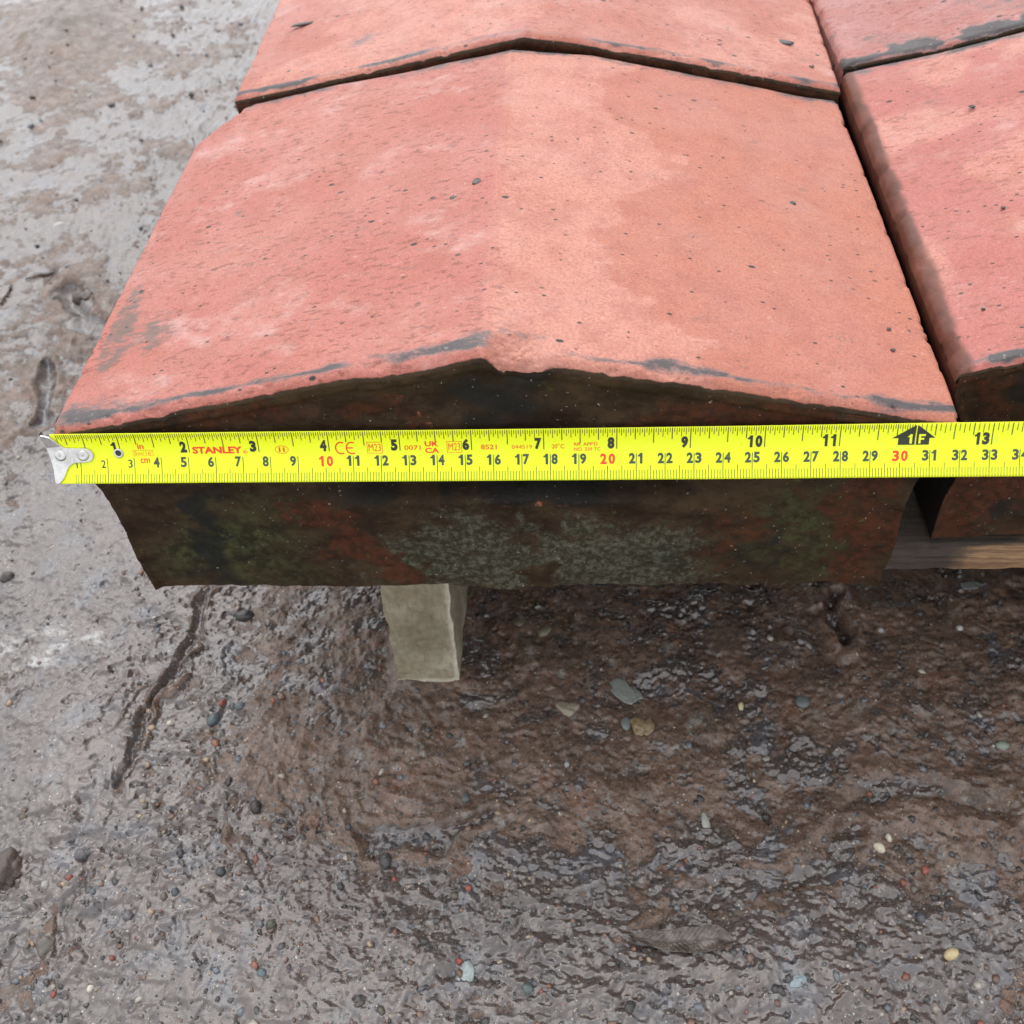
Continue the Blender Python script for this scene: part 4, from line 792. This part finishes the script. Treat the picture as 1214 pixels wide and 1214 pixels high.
rt('0071', 482.5, 501.5, 1.12, 1.30, .01); part('approval_number'); rt('UK', 506.5, 522.5, 1.25, 1.45, .03); rt('CA', 506.5, 522.9, 1.00, 1.20, .03); part('conformity_mark'); rt('8521', 571.8, 590.3, 1.12, 1.30, .015); part('approval_number')
rt('044519', 607.5, 630.8, 1.13, 1.28, .0); part('approval_number'); rt('20', 654, 660.5, 1.13, 1.29, .01); rt('C', 664, 668.7, 1.13, 1.29, .01); ring(px2s(662), 1.28, .035, .035, .012, red); part('temperature_mark')
rt("RR. APP'D", 680, 707.5, 1.22, 1.35, .01); rt('NO. 339 TC', 680, 710.7, 1.03, 1.16, .01); part('approval_text')
tag(fine.build('scale_marks', 'fine'), kind='stuff'); tag(ticks_.build('inch_marks', 'ink'), kind='stuff'); ink.build('foot_arrow', 'ink', 'black arrow at one foot'); yel.build('foot_arrow_figures', 'yellow')
# steel end hook
def solid(pts, lift0, lift1, name, mat, parent, sub=6):
    import bmesh
    P = np.array(pts, float); n_ = len(P); a = tape_pt(P[:, 0], P[:, 1], lift1); b = tape_pt(P[:, 0], P[:, 1], lift0)
    me = bpy.data.meshes.new(name); V = np.concatenate([a, b]); V[:, 2] -= G; V *= S
    F = [tuple(range(n_)), tuple(range(2*n_-1, n_-1, -1))]+[(i, (i+1) % n_, (i+1) % n_+n_, i+n_) for i in range(n_)]
    me.from_pydata(V.tolist(), [], F); bm = bmesh.new(); bm.from_mesh(me); bmesh.ops.recalc_face_normals(bm, faces=bm.faces[:]); 
    bmesh.ops.bevel(bm, geom=[e for e in bm.edges if e.calc_face_angle(0) > 1.2], offset=.00016, segments=2, profile=.5, affect='EDGES'); bmesh.ops.triangulate(bm, faces=[f for f in bm.faces if len(f.verts) > 4]); bm.to_mesh(me); bm.free()
    me.materials.append(M[mat]); o = bpy.data.objects.new(name, me); sc.collection.objects.link(o); o.parent = parent; o.matrix_parent_inverse = parent.matrix_world.inverted(); return o
def hp(px, py): return ((px-63.5)/32.3, (572.4-py)/54.9*1.9)
outline = [hp(*p) for p in ((57, 517.6), (62, 518.5), (67, 520.5), (71, 524), (74.7, 528), (77.5, 531), (81, 533), (88, 533.6), (97, 533.7), (106, 533.9), (110, 535.5), (113, 539), (113.3, 543), (111.4, 547), (107.5, 549.3), (100, 550), (93, 550.3), (88, 551), (83.5, 553.3), (80, 557.3), (78, 562.5), (75.5, 567.5), (71.5, 572), (67.5, 573), (65, 570), (63.4, 558), (61.7, 547), (59.4, 533), (56.5, 523))]
hook = solid(outline, .012, .085, 'hook', 'steel', tape)
lip = [hp(*p) for p in ((57, 517.6), (59.4, 533), (61.7, 547), (63.4, 558), (65, 570))]
# the bent down lip that catches the tile corner
V = []; F = []
for i, (s_, w_) in enumerate(lip):
    for l_, ds in ((.075, -.0), (.02, -.04), (-.08, -.05), (-.16, -.05), (-.16, .01), (-.08, .01), (.01, .03)): V.append(tape_pt(s_+ds-.01, w_, l_))
for i in range(len(lip)-1):
    for j in range(7): F.append((i*7+j, i*7+(j+1) % 7, (i+1)*7+(j+1) % 7, (i+1)*7+j))
mesh_np('hook_lip', np.array(V), F, M['steel'], smooth=False, parent=hook)
def dome(cs, cw, r, h, base, name, parent, mat='steel', hole=0.):
    V = []; F = []; k_ = 28
    prof = [(r, base), (r*1.0, base+h*.45), (r*.85, base+h*.85), (r*.55, base+h), (r*.28, base+h*.93), (0.02, base+h*.9)] if not hole else [(r, base), (r*.97, base+h*.7), (r*.85, base+h), (hole*1.15, base+h), (hole, base+h*.7), (hole, base-.002)]
    for rr, l_ in prof:
        for q in range(k_): a = 2*math.pi*q/k_; V.append((cs+rr*math.cos(a), cw+rr*math.sin(a), l_))
    V = np.array(V); P = np.array([tape_pt(a, b, c_) for a, b, c_ in V]); F = [(i*k_+q, i*k_+(q+1) % k_, (i+1)*k_+(q+1) % k_, (i+1)*k_+q) for i in range(len(prof)-1) for q in range(k_)]
    return mesh_np(name, P, F, M[mat], parent=parent)
for p in ((74.5, 541.8), (101.5, 542)):
    s_, w_ = hp(*p); dome(s_, w_, .215, .075, .08, 'rivet', hook)
s_, w_ = hp(143.3, 540.3); ey = dome(s_, w_, .185, .06, .0, 'eyelet', tape, hole=.105)
P_ = [(s_+.108*math.cos(a), w_+.108*math.sin(a)) for a in np.linspace(0, 2*math.pi, 21)[:-1]]
hk = Print(); hk.poly(P_, .007); hk.build('rivet_hole', 'ink')
